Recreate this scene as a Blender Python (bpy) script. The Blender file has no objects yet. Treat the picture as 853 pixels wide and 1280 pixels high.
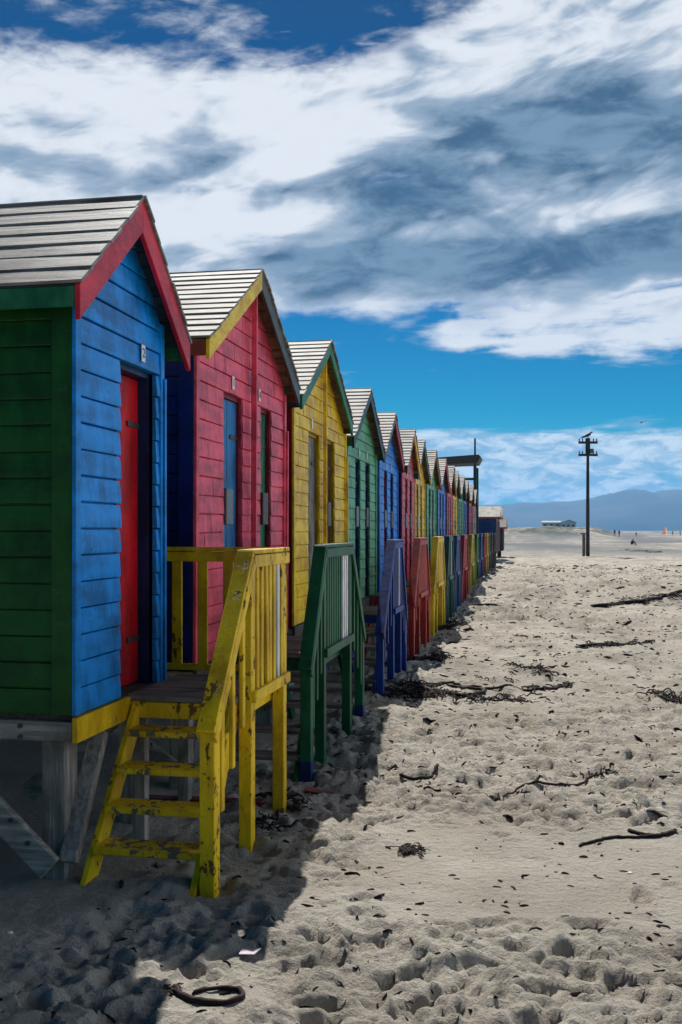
import bpy, math, random
import numpy as np
from mathutils import Vector, Matrix
random.seed(7)
rng = np.random.RandomState(11)
S = bpy.context.scene
COL = S.collection
CAMZ = 1.95
F = 1250.0
TH = math.radians(10.6)
CT, ST = math.cos(TH), math.sin(TH)

# ------------------------------------------------------------------ helpers
class MB:
    def __init__(self):
        self.v = []; self.f = []
    def add(self, vs, fs):
        n = len(self.v)
        self.v += [tuple(p) for p in vs]
        self.f += [tuple(i + n for i in f) for f in fs]
    def box(self, a, b):
        x0, y0, z0 = (min(a[i], b[i]) for i in range(3)); x1, y1, z1 = (max(a[i], b[i]) for i in range(3))
        self.add([(x0,y0,z0),(x1,y0,z0),(x1,y1,z0),(x0,y1,z0),(x0,y0,z1),(x1,y0,z1),(x1,y1,z1),(x0,y1,z1)],
                 [(0,3,2,1),(4,5,6,7),(0,1,5,4),(1,2,6,5),(2,3,7,6),(3,0,4,7)])
    def beam(self, p, q, w, h, up=(0,0,1)):
        """box from p to q, w wide sideways, h high along up"""
        p, q = Vector(p), Vector(q); d = (q-p).normalized(); u = Vector(up)
        s = d.cross(u).normalized(); u = s.cross(d).normalized()
        vs = []
        for c in (p, q):
            for a, b in ((-1,-1),(1,-1),(1,1),(-1,1)):
                vs.append(c + s*(a*w/2) + u*(b*h/2))
        self.add(vs, [(0,1,2,3),(7,6,5,4),(0,4,5,1),(1,5,6,2),(2,6,7,3),(3,7,4,0)])
    def prism(self, pts, ext):
        """closed polygon pts swept by ext"""
        n = len(pts); e = Vector(ext)
        vs = [Vector(p) for p in pts] + [Vector(p)+e for p in pts]
        fs = [tuple(range(n))[::-1], tuple(range(n, 2*n))]
        fs += [(i, (i+1) % n, (i+1) % n + n, i+n) for i in range(n)]
        self.add(vs, fs)
    def tube(self, pts, rad, n=7):
        pts = [Vector(p) for p in pts]; m = len(pts)
        if not hasattr(rad, '__len__'): rad = [rad]*m
        rings = []
        for i, p in enumerate(pts):
            d = (pts[min(i+1, m-1)] - pts[max(i-1, 0)]).normalized()
            ref = Vector((0,0,1)) if abs(d.z) < .9 else Vector((1,0,0))
            s = d.cross(ref).normalized(); u = s.cross(d).normalized()
            rings.append([p + (s*math.cos(2*math.pi*k/n) + u*math.sin(2*math.pi*k/n))*rad[i] for k in range(n)])
        vs = [v for r in rings for v in r]; fs = []
        for i in range(m-1):
            for k in range(n):
                a = i*n+k; b = i*n+(k+1) % n
                fs.append((a, b, b+n, a+n))
        fs.append(tuple(range(n))[::-1]); fs.append(tuple(range((m-1)*n, m*n)))
        self.add(vs, fs)
    def build(self, name, m, parent=None, bevel=0, smooth=False, loc=None):
        me = bpy.data.meshes.new(name); me.from_pydata(self.v, [], self.f); me.update()
        import bmesh
        bm = bmesh.new(); bm.from_mesh(me); bmesh.ops.recalc_face_normals(bm, faces=bm.faces[:]); bm.to_mesh(me); bm.free()
        if m: me.materials.append(m)
        o = bpy.data.objects.new(name, me); COL.objects.link(o)
        if smooth:
            for p in me.polygons: p.use_smooth = True
        if parent:
            o.parent = parent
            w = parent['_w'] if '_w' in parent else None
            off = world_of(parent)
            me.transform(Matrix.Translation(-off))
        elif loc is not None:
            me.transform(Matrix.Translation(-Vector(loc))); o.location = loc
        if bevel:
            b = o.modifiers.new('bevel', 'BEVEL'); b.width = bevel; b.segments = 1; b.limit_method = 'ANGLE'
        return o
def world_of(o):
    v = Vector((0,0,0))
    while o: v += o.location; o = o.parent
    return v
def thing(name, label, cat, loc, group=None):
    o = bpy.data.objects.new(name, None); COL.objects.link(o); o.location = loc
    o.empty_display_size = .3
    o['label'] = label; o['category'] = cat
    if group: o['group'] = group
    return o
def tag(o, label, cat, group=None, kind=None):
    if kind: o['kind'] = kind
    o['label'] = label
    if cat: o['category'] = cat
    if group: o['group'] = group
    return o
def gp(px, py):
    """photo pixel of the 853x1280 picture -> point of the flat beach"""
    d = F*CAMZ/(py-663.0); l = (px-426.5)/F*d
    return (l*CT - d*ST, l*ST + d*CT)
def at(px, Y, py=None):
    """point at row distance Y seen at px (and height at py)"""
    t = (px-426.5)/F
    X = Y*(t*CT-ST)/(CT+t*ST)
    d = -X*ST + Y*CT
    return (X, Y, CAMZ + (663-py)/F*d if py is not None else 0)

# ------------------------------------------------------------------ materials
def newmat(name):
    m = bpy.data.materials.new(name); m.use_nodes = True
    nt = m.node_tree; nt.nodes.clear()
    out = nt.nodes.new('ShaderNodeOutputMaterial'); b = nt.nodes.new('ShaderNodeBsdfPrincipled')
    nt.links.new(b.outputs[0], out.inputs[0])
    return m, nt, b, out
class NT:
    def __init__(s, nt): s.nt = nt
    def n(s, t, **kw):
        x = s.nt.nodes.new(t)
        for k, v in kw.items(): setattr(x, k, v)
        return x
    def val(s, i, v):
        if hasattr(v, 'links') or isinstance(v, bpy.types.NodeSocket): s.nt.links.new(v, i)
        else: i.default_value = v
    def math(s, op, a, b=0.0, c=0.0, clamp=False):
        x = s.n('ShaderNodeMath', operation=op); x.use_clamp = clamp
        s.val(x.inputs[0], a); s.val(x.inputs[1], b)
        if op in ('MULTIPLY_ADD', 'COMPARE', 'SMOOTH_MIN', 'SMOOTH_MAX'): s.val(x.inputs[2], c)
        return x.outputs[0]
    def noise(s, vec, scale, detail=4, rough=.55, dist=0.0, out=0):
        x = s.n('ShaderNodeTexNoise'); s.val(x.inputs['Vector'], vec)
        s.val(x.inputs['Scale'], scale); x.inputs['Detail'].default_value = detail
        x.inputs['Roughness'].default_value = rough; x.inputs['Distortion'].default_value = dist
        return x.outputs[out]
    def mapv(s, vec, scale=(1,1,1), loc=(0,0,0)):
        x = s.n('ShaderNodeMapping'); s.val(x.inputs[0], vec)
        x.inputs['Scale'].default_value = scale; x.inputs['Location'].default_value = loc
        return x.outputs[0]
    def step(s, v, a, b, o0=0.0, o1=1.0):
        x = s.n('ShaderNodeMapRange', interpolation_type='SMOOTHSTEP')
        s.val(x.inputs['Value'], v); s.val(x.inputs['From Min'], a); s.val(x.inputs['From Max'], b)
        s.val(x.inputs['To Min'], o0); s.val(x.inputs['To Max'], o1)
        return x.outputs[0]
    def mix(s, f, a, b, mode='MIX'):
        x = s.n('ShaderNodeMix', data_type='RGBA', blend_type=mode)
        s.val(x.inputs[0], f)
        for i, v in ((6, a), (7, b)):
            if isinstance(v, (tuple, list)): v = tuple(v)[:3]+(1,)
            s.val(x.inputs[i], v)
        return x.outputs[2]
    def bump(s, h, strength, dist, normal=None):
        x = s.n('ShaderNodeBump'); s.val(x.inputs['Height'], h)
        x.inputs['Strength'].default_value = strength; x.inputs['Distance'].default_value = dist
        if normal is not None: s.nt.links.new(normal, x.inputs['Normal'])
        return x.outputs[0]
_pc = {}
WOODC = (.16,.13,.10)
def paint(name, col, wear=.5, under=WOODC, rough=.42, grain='v', seed=0):
    key = (name, col, wear, under, rough, grain)
    if key in _pc: return _pc[key]
    m, nt, b, out = newmat(name); N = NT(nt)
    pos = N.n('ShaderNodeNewGeometry').outputs['Position']
    off = (random.random()*20, random.random()*20, random.random()*20)
    big = N.noise(N.mapv(pos, (1.4,1.4,5.5) if 'front' in name or 'side' in name else (1.6,1.6,1.6), off), 1.0, 4, .6)
    scuff = N.noise(N.mapv(pos, (11,11,22), off), 1.0, 8, .72, .8)
    med = N.noise(N.mapv(pos, (9,9,3.5) if grain == 'v' else (5,5,9), off), 1.0, 5, .65)
    fine = N.noise(N.mapv(pos, (60,60,7) if grain == 'v' else (7,7,60), off), 1.0, 4, .7)
    c = tuple(col); b.inputs['Specular IOR Level'].default_value = .24
    dark = tuple(x*.58 for x in c); light = tuple(min(.92, x*1.3+.004) for x in c)
    k = N.math('ADD', N.math('MULTIPLY', big, .55), N.math('MULTIPLY', med, .45))
    c1 = N.mix(N.step(k, .36, .62), dark, light)
    c1 = N.mix(N.math('MULTIPLY', N.step(scuff, .57, .70), .5), c1, tuple(min(.95, x*1.5+.05) for x in c))
    c1 = N.mix(N.math('MULTIPLY', N.step(scuff, .42, .34), .28), c1, tuple(x*.3 for x in c))
    c1 = N.mix(N.math('MULTIPLY', N.step(fine, .52, .75), .35), c1, tuple(x*.35 for x in c))
    # chips showing what is below
    chipn = N.noise(N.mapv(pos, (17,17,11), off), 1.0, 7, .68)
    chipb = N.noise(N.mapv(pos, (2.3,2.3,1.7), off), 1.0, 2, .5)
    lim = .74 - .16*wear
    sum_ = N.math('ADD', N.math('MULTIPLY', chipn, .72), N.math('MULTIPLY', chipb, .32))
    chip = N.step(sum_, lim-.005, lim+.025)
    c2 = N.mix(chip, c1, N.mix(med, tuple(x*.5 for x in under), under))
    # nail and rot specks
    vor = N.n('ShaderNodeTexVoronoi'); N.val(vor.inputs['Vector'], N.mapv(pos, (6,6,7), off)); vor.inputs['Scale'].default_value = 1
    spk = N.math('SUBTRACT', 1.0, N.step(vor.outputs['Distance'], .03, .075))
    c2 = N.mix(N.math('MULTIPLY', spk, .75), c2, (.02,.013,.01))
    nt.links.new(c2, b.inputs['Base Color'])
    nt.links.new(N.math('ADD', N.math('MULTIPLY', chip, .35), N.math('ADD', N.math('MULTIPLY', fine, .25), rough-.1)), b.inputs['Roughness'])
    h = N.math('ADD', N.math('MULTIPLY', fine, .5), N.math('ADD', N.math('MULTIPLY', chip, -.8), N.math('MULTIPLY', med, 1.1)))
    nt.links.new(N.bump(h, .65, .006), b.inputs['Normal'])
    _pc[key] = m
    return m
def wood(name, a, bcol, axis='x', rough=.8, scale=1.0):
    key = (name, a, bcol, axis)
    if key in _pc: return _pc[key]
    m, nt, b, out = newmat(name); N = NT(nt)
    pos = N.n('ShaderNodeNewGeometry').outputs['Position']
    sc = {'x': (1.5,30,30), 'y': (30,1.5,30), 'z': (30,30,1.5)}[axis]
    sc = tuple(q*scale for q in sc)
    g = N.noise(N.mapv(pos, sc), 1.0, 6, .7, .4)
    big = N.noise(N.mapv(pos, (3.1,3.1,3.1)), 1.0, 4, .6)
    c = N.mix(N.step(g, .36, .66), a, bcol)
    c = N.mix(N.step(big, .4, .75), c, tuple(x*.55 for x in a))
    vor = N.n('ShaderNodeTexVoronoi'); N.val(vor.inputs['Vector'], N.mapv(pos, (5,5,5))); vor.inputs['Scale'].default_value = 1
    c = N.mix(N.math('SUBTRACT', 1.0, N.step(vor.outputs['Distance'], .03, .08)), c, (.015,.012,.01))
    nt.links.new(c, b.inputs['Base Color']); b.inputs['Roughness'].default_value = rough
    nt.links.new(N.bump(g, .7, .008), b.inputs['Normal'])
    _pc[key] = m
    return m
def plain(name, col, rough=.6, metal=0, spec=None):
    key = (name, col)
    if key in _pc: return _pc[key]
    m, nt, b, out = newmat(name); N = NT(nt)
    pos = N.n('ShaderNodeNewGeometry').outputs['Position']
    k = N.noise(pos, 14, 4, .6)
    nt.links.new(N.mix(k, tuple(x*.6 for x in col), tuple(min(1, x*1.3) for x in col)), b.inputs['Base Color'])
    b.inputs['Roughness'].default_value = rough; b.inputs['Metallic'].default_value = metal
    nt.links.new(N.bump(k, .4, .01), b.inputs['Normal'])
    _pc[key] = m
    return m
BLUE = (.001,.21,.60); DBLUE = (.001,.010,.14); PINK = (.72,.075,.12); RED = (.40,.003,.006); DRED = (.18,.002,.004)
YEL = (.92,.47,.008); YELR = (.84,.45,.002); GREEN = (.010,.13,.05); DGREEN = (.001,.065,.004); OCH = (.36,.24,.012)
BARR = (.52,.012,.03); NAVY = (.0005,.028,.20); GREY = (.25,.23,.20); LGREEN=(.09,.30,.14)
roofm = wood('weathered_roof_boards', (.19,.175,.155), (.40,.375,.34), 'x', .7)
roofm2 = wood('darker_roof_boards', (.17,.165,.155), (.33,.32,.31), 'x', .6)
greyw = wood('grey_timber', (.19,.165,.14), (.46,.42,.37), 'x')
greywz = wood('grey_timber_upright', (.18,.155,.13), (.42,.38,.33), 'z')
brownw = wood('brown_soffit', (.10,.05,.022), (.34,.19,.09), 'x')
darkw = wood('dark_timber', (.03,.022,.016), (.09,.07,.055), 'y')
treadw = wood('worn_tread', (.12,.10,.08), (.30,.26,.21), 'x')
platem = plain('white_plate', (.8,.8,.76), .4)
inkm = plain('dark_ink', (.02,.02,.03), .6)
metalm = plain('galvanised_sheet', (.14,.16,.17), .45, .5)
rustm = plain('rusty_sheet', (.07,.05,.045), .5, .3)

# ------------------------------------------------------------------ sand terrain
XF = -2.47
TAB = rng.rand(256, 256)
def vnoise(x, y):
    xi = np.floor(x).astype(int); yi = np.floor(y).astype(int)
    fx = x-xi; fy = y-yi; fx = fx*fx*(3-2*fx); fy = fy*fy*(3-2*fy)
    a = TAB[xi % 256, yi % 256]; b = TAB[(xi+1) % 256, yi % 256]; c = TAB[xi % 256, (yi+1) % 256]; d = TAB[(xi+1) % 256, (yi+1) % 256]
    return (a*(1-fx)+b*fx)*(1-fy) + (c*(1-fx)+d*fx)*fy - .5
def fbm(x, y, o=4, g=.5, ridge=False):
    s = np.zeros_like(x); a = 1.0
    for k in range(o):
        n = vnoise(x+17.3*k, y-9.1*k)
        s = s + a*((.5-2*np.abs(n)) if ridge else n); a *= g; x = x*2.03; y = y*2.03
    return s
def sm(v, a, b):
    t = np.clip((v-a)/(b-a), 0, 1); return t*t*(3-2*t)
def axis_steps(lo, hi, fn):
    out = [lo]
    while out[-1] < hi: out.append(out[-1]+fn(out[-1]))
    return out
ys = axis_steps(-60, -4, lambda y: 2.0)[:-1] + axis_steps(-4, 2.6, lambda y: .12)[:-1] + axis_steps(2.6, 45, lambda y: max(.013, .0046*y)*(1+.0*y)) [:-1] + axis_steps(45, 6500, lambda y: .018*y)
xs = axis_steps(0, 3.2, lambda x: .018)[:-1] + axis_steps(3.2, 14, lambda x: .05)[:-1] + axis_steps(14, 3500, lambda x: .028*x)
xn = axis_steps(0, 2.7, lambda x: .019)[:-1] + axis_steps(2.7, 9, lambda x: .09)[:-1] + axis_steps(9, 3000, lambda x: .035*x)
GX = np.array(sorted([-x for x in xn[1:]] + xs)); GY = np.array(ys)
X, Y = np.meshgrid(GX, GY)
far = sm(Y, 60, 160)
# how trampled the sand is
patch = fbm(X*.35, Y*.35, 3)
R = .42 + .5*sm(patch, -.15, .3)
R = np.maximum(R, 1.0*(1-sm(Y, 4.7, 5.15)))
R = np.maximum(R, (sm(Y, 6.0, 6.9)*(1-sm(Y, 10.2, 11.5)))*(1-sm(X, .7, 2.0)))
R = np.maximum(R, sm(Y, 5.0, 6.3)*(1-sm(Y, 8, 9))*(1-sm(X, -1.1, -.5)))
R = R*(1 - .85*sm(Y, 4.85, 5.3)*(1-sm(Y, 6.2, 7.0))*sm(X, -1.2, -.4))
R = R*(1-.6*sm(-X, 1.9, 2.4))
R = np.maximum(R, .8*sm(Y, 24, 30)*(1-sm(Y, 44, 55))*(1-sm(X, 3, 9)))
Z = .05*fbm(X*.5, Y*.5, 3) + .02*fbm(X*1.7, Y*1.7, 3)*R
Z += .070*R*fbm(X*2.6, Y*4.2+3, 4, .6) + .018*R*fbm(X*9, Y*11, 3, .6, True) + .015*R*fbm(X*1.8+7, Y*3.2, 3, .6, True)
Z += .10*sm(Y, 24, 30)*(1-sm(Y, 60, 90))*fbm(X*1.1, Y*.5, 4, .6, True) + .30*sm(Y, 24, 32)*(1-sm(Y, 40, 56))*(.5+fbm(X*.22+4, Y*.13, 3))
Z += .012*fbm(X*4, Y*14, 3)*(1-sm(Y, 20, 40))*(.4)
# flat sands then dunes
Z += .11*R*fbm(X*2.4+9, Y*1.6, 4, .6, True)*sm(Y, 8, 15)*(1-sm(Y, 50, 80))
dn = sm(Y, 190, 300)*(1-sm(Y, 620, 900))
lat = X/np.maximum(Y, 1)
Z += dn*(1-sm(lat, .055, .098))*(2.1 + 1.5*fbm(X*.05, Y*.012, 4) + 1.0*fbm(X*.11, Y*.05, 3, .55, True))
Z += sm(Y, 70, 100)*.5*fbm(X*.06, Y*.03, 3)
# prints
Z0 = Z.copy()
def stamp(cx, cy, ang, L, W, dep):
    r = L*2.6
    i0, i1 = np.searchsorted(GX, [cx-r, cx+r]); j0, j1 = np.searchsorted(GY, [cy-r, cy+r])
    if i1-i0 < 2 or j1-j0 < 2: return
    x = X[j0:j1, i0:i1]-cx; y = Y[j0:j1, i0:i1]-cy
    u = (x*math.cos(ang)+y*math.sin(ang))/L; v = (-x*math.sin(ang)+y*math.cos(ang))/W
    q = u*u+v*v
    q = q*(1+1.1*vnoise((x+cx)*17, (y+cy)*23))+.25*np.abs(vnoise((x+cx)*30, (y+cy)*30))
    Z[j0:j1, i0:i1] += dep*(-1.25*np.exp(-q*q*q*.8) + .40*np.exp(-((np.sqrt(q)-1.45)**2)*5))
def Rat(x, y):
    return R[min(np.searchsorted(GY, y), len(GY)-1), min(np.searchsorted(GX, x), len(GX)-1)]
k = 0
while k < 6500:
    y = 2.2*math.exp(random.random()*math.log(26)); x = random.uniform(-2.3, max(3.2, .17*y+1.5))
    if random.random() > Rat(x, y)**1.5*1.0: k += .25; continue
    s = random.choice((random.uniform(.3, .6), random.uniform(.5, 1.1)))
    stamp(x, y, random.choice((0, .2, 3.0, 1.4, .5))+random.gauss(0, .3), .125*s, random.uniform(.04, .07)*s, random.uniform(.018, .048)*s)
    k += 1
for (px_, py_) in ((405,932),(300,1075),(262,1118),(338,1018),(307,1068),(382,980),(270,1120)):   # scour round the posts
    x, y = gp(px_, py_); stamp(x, y, 0, .16, .14, .02)
def flat(px_, py_, rad):
    x, y = gp(px_, py_); w = np.exp(-(((X-x)/rad)**2+((Y-y)/rad)**2)**2)
    zm = float((Z*w).sum()/w.sum()); return w, zm
nx, ny = len(GX), len(GY)
Dz = Z - Z0
Z = Z0 + np.where(Dz > 0, .016*np.tanh(Dz/.016), .046*np.tanh(Dz/.046))
cl = np.maximum(0, fbm(X*13+5, Y*15, 3, .55)-.12)
Z += .045*np.minimum(cl, .45)*np.clip(R*1.6-.35, 0, 1)*(1-sm(Y, 14, 26))
Z += .022*R*fbm(X*9, Y*17, 4, .62) + .016*R*R*fbm(X*5+3, Y*11, 3, .6, True)*(1-sm(Y, 14, 30))*(1-sm(Y, 9, 14))
for a_ in ((265,1250,.24),(312,1200,.12),(785,1052,.3)):
    w_, zm_ = flat(*a_); Z = Z*(1-.8*w_)+zm_*.8*w_
co = np.empty((nx*ny, 3), np.float32); co[:, 0] = X.ravel(); co[:, 1] = Y.ravel(); co[:, 2] = Z.ravel()
idx = np.arange(nx*ny).reshape(ny, nx)
q = np.stack([idx[:-1, :-1], idx[:-1, 1:], idx[1:, 1:], idx[1:, :-1]], -1).reshape(-1, 4)
me = bpy.data.meshes.new('sand')
me.vertices.add(nx*ny); me.vertices.foreach_set('co', co.ravel())
me.loops.add(q.size); me.loops.foreach_set('vertex_index', q.ravel().astype(np.int32))
me.polygons.add(len(q)); me.polygons.foreach_set('loop_start', np.arange(0, q.size, 4, dtype=np.int32))
me.polygons.foreach_set('use_smooth', np.ones(len(q), bool)); me.update(); me.validate()
sand = bpy.data.objects.new('sand', me); COL.objects.link(sand)
sand['kind'] = 'structure'; sand['label'] = 'pale trampled beach sand running out to low dunes'
m, nt, b, out = newmat('beach_sand'); N = NT(nt)
pos = N.n('ShaderNodeNewGeometry').outputs['Position']
n1 = N.noise(N.mapv(pos, (.8,.8,.8)), 1, 5, .6); n2 = N.noise(pos, 9, 6, .7); n3 = N.noise(pos, 260, 3, .7)
c = N.mix(N.step(n1, .35, .65), (.375,.335,.28), (.49,.45,.385))
c = N.mix(N.math('MULTIPLY', N.step(n2, .55, .8), .4), c, (.30,.26,.20))
c = N.mix(N.math('MULTIPLY', N.step(n3, .56, .75), .35), c, (.20,.17,.13))
spz = N.n('ShaderNodeSeparateXYZ'); nt.links.new(pos, spz.inputs[0])
dp = N.noise(N.mapv(pos, (.7,.28,.7)), 1, 6, .68)
c = N.mix(N.math('MULTIPLY', N.step(dp, .46, .66), N.step(spz.outputs[1], 5, 16, .25, .85)), c, (.235,.21,.175))
wet = N.step(spz.outputs[1], 62, 105)
wn = N.noise(N.mapv(pos, (.05,.012,.05)), 1, 4, .6)
c = N.mix(N.math('MULTIPLY', wet, N.step(wn, .3, .6)), c, (.135,.145,.15))
scrub = N.math('MULTIPLY', N.step(spz.outputs[2], .4, 1.6), N.step(spz.outputs[1], 150, 220))
scn = N.noise(N.mapv(pos, (.12,.03,.2)), 1, 6, .65)
c = N.mix(N.math('MULTIPLY', scrub, N.step(scn, .40, .56)), c, (.07,.08,.055))
nt.links.new(c, b.inputs['Base Color']); b.inputs['Roughness'].default_value = .95
b.inputs['Specular IOR Level'].default_value = .15
bn = N.bump(N.noise(pos, 24, 6, .70), 1.0, .05)
bn = N.bump(n3, .5, .003, bn)
nt.links.new(bn, b.inputs['Normal']); me.materials.append(m)
def gz(x, y):
    i = min(max(np.searchsorted(GX, x)-1, 0), nx-2); j = min(max(np.searchsorted(GY, y)-1, 0), ny-2)
    fx = (x-GX[i])/(GX[i+1]-GX[i]); fy = (y-GY[j])/(GY[j+1]-GY[j])
    return float((Z[j,i]*(1-fx)+Z[j,i+1]*fx)*(1-fy)+(Z[j+1,i]*(1-fx)+Z[j+1,i+1]*fx)*fy)

# ------------------------------------------------------------------ huts
def lap_board(mb, O, U, Nn, ub0, ub1, ut0, ut1, zb, zt, p, seg, jit):
    """one lapped board: bottom edge from ub0 to ub1, top edge from ut0 to ut1"""
    L = max(ub1-ub0, ut1-ut0)
    if L < .02: return
    n = max(1, int(L/seg)); h = zt-zb
    prof = [(-.03, 0), (p*.90, 0), (p, .04*h), (p*.98, .2*h), (p*.78, .6*h), (p*.6, .925*h), (p*.45, .94*h), (-.010, .95*h), (-.010, h), (-.03, h)]
    O = Vector(O); rings = []
    ph = random.uniform(-1, 1)*jit
    for i in range(n+1):
        f = i/n; w = random.uniform(-1, 1)*jit*.12
        ring = []; sag = math.sin(i*seg*2.1+ph*900)*jit*.5
        for (nn, zz) in prof:
            g = zz/h; a = ub0*(1-g)+ut0*g; c_ = ub1*(1-g)+ut1*g
            jn = (w + ph) if nn > .003 else 0
            dz = (random.uniform(-1, 1)*jit*.2 + sag) if nn > .003 and zz < .2*h else 0
            ring.append(O + U*(a+(c_-a)*f) + Nn*(nn+jn*min(1, nn/p)) + Vector((0, 0, zb+zz+dz)))
        rings.append(ring)
    m_ = len(prof); vs = [v for r in rings for v in r]; fs = []
    for i in range(n):
        for k in range(m_):
            a = i*m_+k; b_ = i*m_+(k+1) % m_
            fs.append((a, b_, b_+m_, a+m_))
    fs.append(tuple(range(m_))); fs.append(tuple(range(n*m_, (n+1)*m_))[::-1])
    mb.add(vs, fs)

def hut(Y0, Y1, yc, hw, eave, apex, front, side, barge, barge2, doors, label, depth=3.0, ov=.14, floor=.93, zoff=0, xf=XF,
        nrm=13, fin=(), pitch=.146, lapp=.015, legs=True, fascia=None, plates=(), near=True, roof=None, thick=.03, bd=.15, doortop=None, soffit=None, joints=False, group='colourful beach huts standing in a row'):
    root = thing('beach_hut', label, 'beach hut', (xf, yc, 0), group)
    fl = floor
    xe = xf+ov                       # outer face of the barge boards
    xb = xf-depth
    slope = (apex-eave)/hw
    seg = .16 if Y0 < 12 else .6
    jit = .0035 if Y0 < 12 else .002
    fm = paint('paint_front_'+front[0], front[1], front[2] if len(front) > 2 else .4)
    sm_ = paint('paint_side_'+side[0], side[1], side[2] if len(side) > 2 else .3)
    bm_ = paint('paint_barge_'+barge[0], barge[1], .5, grain='h')
    bm2 = paint('paint_barge_'+barge2[0], barge2[1], .5, grain='h')
    rm = roof or roofm
    under = .07
    zin = lambda y: apex-under-slope*abs(y-yc)      # underside of the roof
    dt = doortop or (fl+2.07)
    nb = round((dt-fl)/pitch); pitch = (dt-fl)/nb
    # front wall
    mb = MB(); z = fl
    O = (xf, 0, 0); U = Vector((0, 1, 0)); Nn = Vector((1, 0, 0))
    while z < apex-under-.02:
        zt = min(z+pitch, apex-under-.005)
        l = lambda q: max(Y0+.0, yc-(apex-under-q)/slope); r = lambda q: min(Y1, yc+(apex-under-q)/slope)
        cuts = [(l(z), l(zt))]
        if z < dt-.02:
            for (a, c_, *_) in doors: cuts += [(a, a), (c_, c_)]
        cuts.append((r(z), r(zt)))
        for k in range(0, len(cuts), 2):
            p0, p1 = cuts[k], cuts[k+1]
            a0, b0, a1, b1 = p0[0], p1[0], p0[1], p1[1]
            while joints and min(b0, b1)-max(a0, a1) > .5 and random.random() < .85:
                c0 = max(a0, a1)+random.uniform(.16, .5)
                lap_board(mb, O, U, Nn, a0, c0-.002, a1, c0-.002, z, zt, lapp+random.uniform(-.002, .002), seg, jit); a0 = a1 = c0+.002
            lap_board(mb, O, U, Nn, a0, b0, a1, b1, z, zt, lapp, seg, jit)
        z = zt
    mb.build('front_wall', fm, root)
    # side walls + back
    ztop = zin(Y0)-.01
    mb = MB(); z = fl; sp = .146
    while z < ztop-.02:
        zt = min(z+sp, ztop); lap_board(mb, (xb, Y0, 0), Vector((1, 0, 0)), Vector((0, -1, 0)), 0, depth-.10, 0, depth-.10, z, zt, .018, seg, jit); z = zt
    mb.build('side_wall', sm_, root)
    mb = MB(); z = fl
    while z < ztop-.02:
        zt = min(z+sp, ztop); lap_board(mb, (xb, Y1, 0), Vector((1, 0, 0)), Vector((0, 1, 0)), 0, depth-.10, 0, depth-.10, z, zt, .018, .6, jit); z = zt
    mb.build('side_wall', sm_, root)
    mb = MB(); mb.prism([(xb-.03, Y0, fl), (xb-.03, Y1, fl), (xb-.03, Y1, ztop), (xb-.03, yc, zin(yc)-.01), (xb-.03, Y0, ztop)], (.028, 0, 0))
    mb.build('back_wall', sm_, root)
    # corner boards
    for y, s in ((Y0, -1), (Y1, 1)):
        mb = MB(); mb.box((xf-.115, y+s*.004, fl), (xf+.004, y+s*.034, ztop)); mb.build('corner_board', sm_, root, .003)
        mb = MB(); mb.box((xf+.006, y-s*.030, fl), (xf+.032, y+s*.035, ztop-.02)); mb.build('corner_board', fm, root, .003)
    # roof boards
    L = math.hypot(hw, apex-eave); cx = hw/L; cz = (apex-eave)/L
    for s in (-1, 1):
        mb = MB()
        for k in range(nrm):
            d0 = k*L/nrm-.012; d1 = (k+1)*L/nrm+.012
            x1 = xe+.015+random.uniform(-.008, .008)
            lift = .017 if nrm == 7 else .023
            def P(x, d, n_): return (x, yc+s*(d*cx+n_*cz), apex-d*cz+n_*cx)
            w1, w2 = random.uniform(-.004, .004), random.uniform(-.004, .004)
            pts = []
            n = 6 if Y0 < 12 else 2
            vs = []
            for i in range(n+1):
                xx = x1 + (xb-.15-x1)*i/n; j1 = random.uniform(-.004, .004)
                vs += [P(xx, d0, .002), P(xx, d1+j1, lift-.008+j1), P(xx, d1+j1, lift+.010+j1), P(xx, d0, .020)]
            fs = [(0,1,2,3), tuple(range(4*n, 4*n+4))[::-1]]
            for i in range(n):
                for kk in range(4):
                    a = i*4+kk; b_ = i*4+(kk+1) % 4; fs.append((a, b_, b_+4, a+4))
            mb.add(vs, fs)
        mb.build('roof_boards', rm, root)
        mb = MB(); nd = max(6, int(L/.11))
        for k in range(nd):
            d0 = k*L/nd+.003; d1 = (k+1)*L/nd-.002; o_ = random.uniform(-.005, .005)-(.0 if k % 2 else .006)
            mb.add([P(xe-.034, d0, -.002), P(xe-.034, d1, -.002), P(xe-.034, d1, -.05+o_), P(xe-.034, d0, -.05+o_),
                    P(xb-.14, d0, -.002), P(xb-.14, d1, -.002), P(xb-.14, d1, -.05+o_), P(xb-.14, d0, -.05+o_)],
                   [(0,1,2,3),(7,6,5,4),(0,4,5,1),(1,5,6,2),(2,6,7,3),(3,7,4,0)])
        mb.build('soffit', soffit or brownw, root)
        # barge board: down the slope, plumb-cut at the tip
        ty = yc+s*(hw+.005)
        mb = MB(); zt_ = apex-slope*(hw+.005)
        mb.prism([(xe-thick, yc+s*.001, apex), (xe-thick, ty, zt_), (xe-thick, ty, zt_-bd), (xe-thick, yc+s*.001, apex-bd*1.08)], (thick, 0, 0))
        mb.build('barge_board', bm_ if s < 0 else bm2, root, .003)
        mb = MB(); mb.box((xb-.14, ty-s*.033, zt_-.115), (xe-thick-.004, ty-s*.008, zt_-.006))
        mb.build('fascia', fascia or bm_, root, .003)
    mb = MB(); mb.box((xb-.15, yc-.035, apex+.004), (xe+.01, yc+.005, apex+.017)); mb.build('ridge_board', rm, root, .003)
    # floor + beams
    mb = MB(); mb.box((xb, Y0+.01, fl-.035), (xf-.002, Y1-.01, fl-.004)); mb.build('floor_boards', darkw, root)
    beamm = greyw
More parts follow.
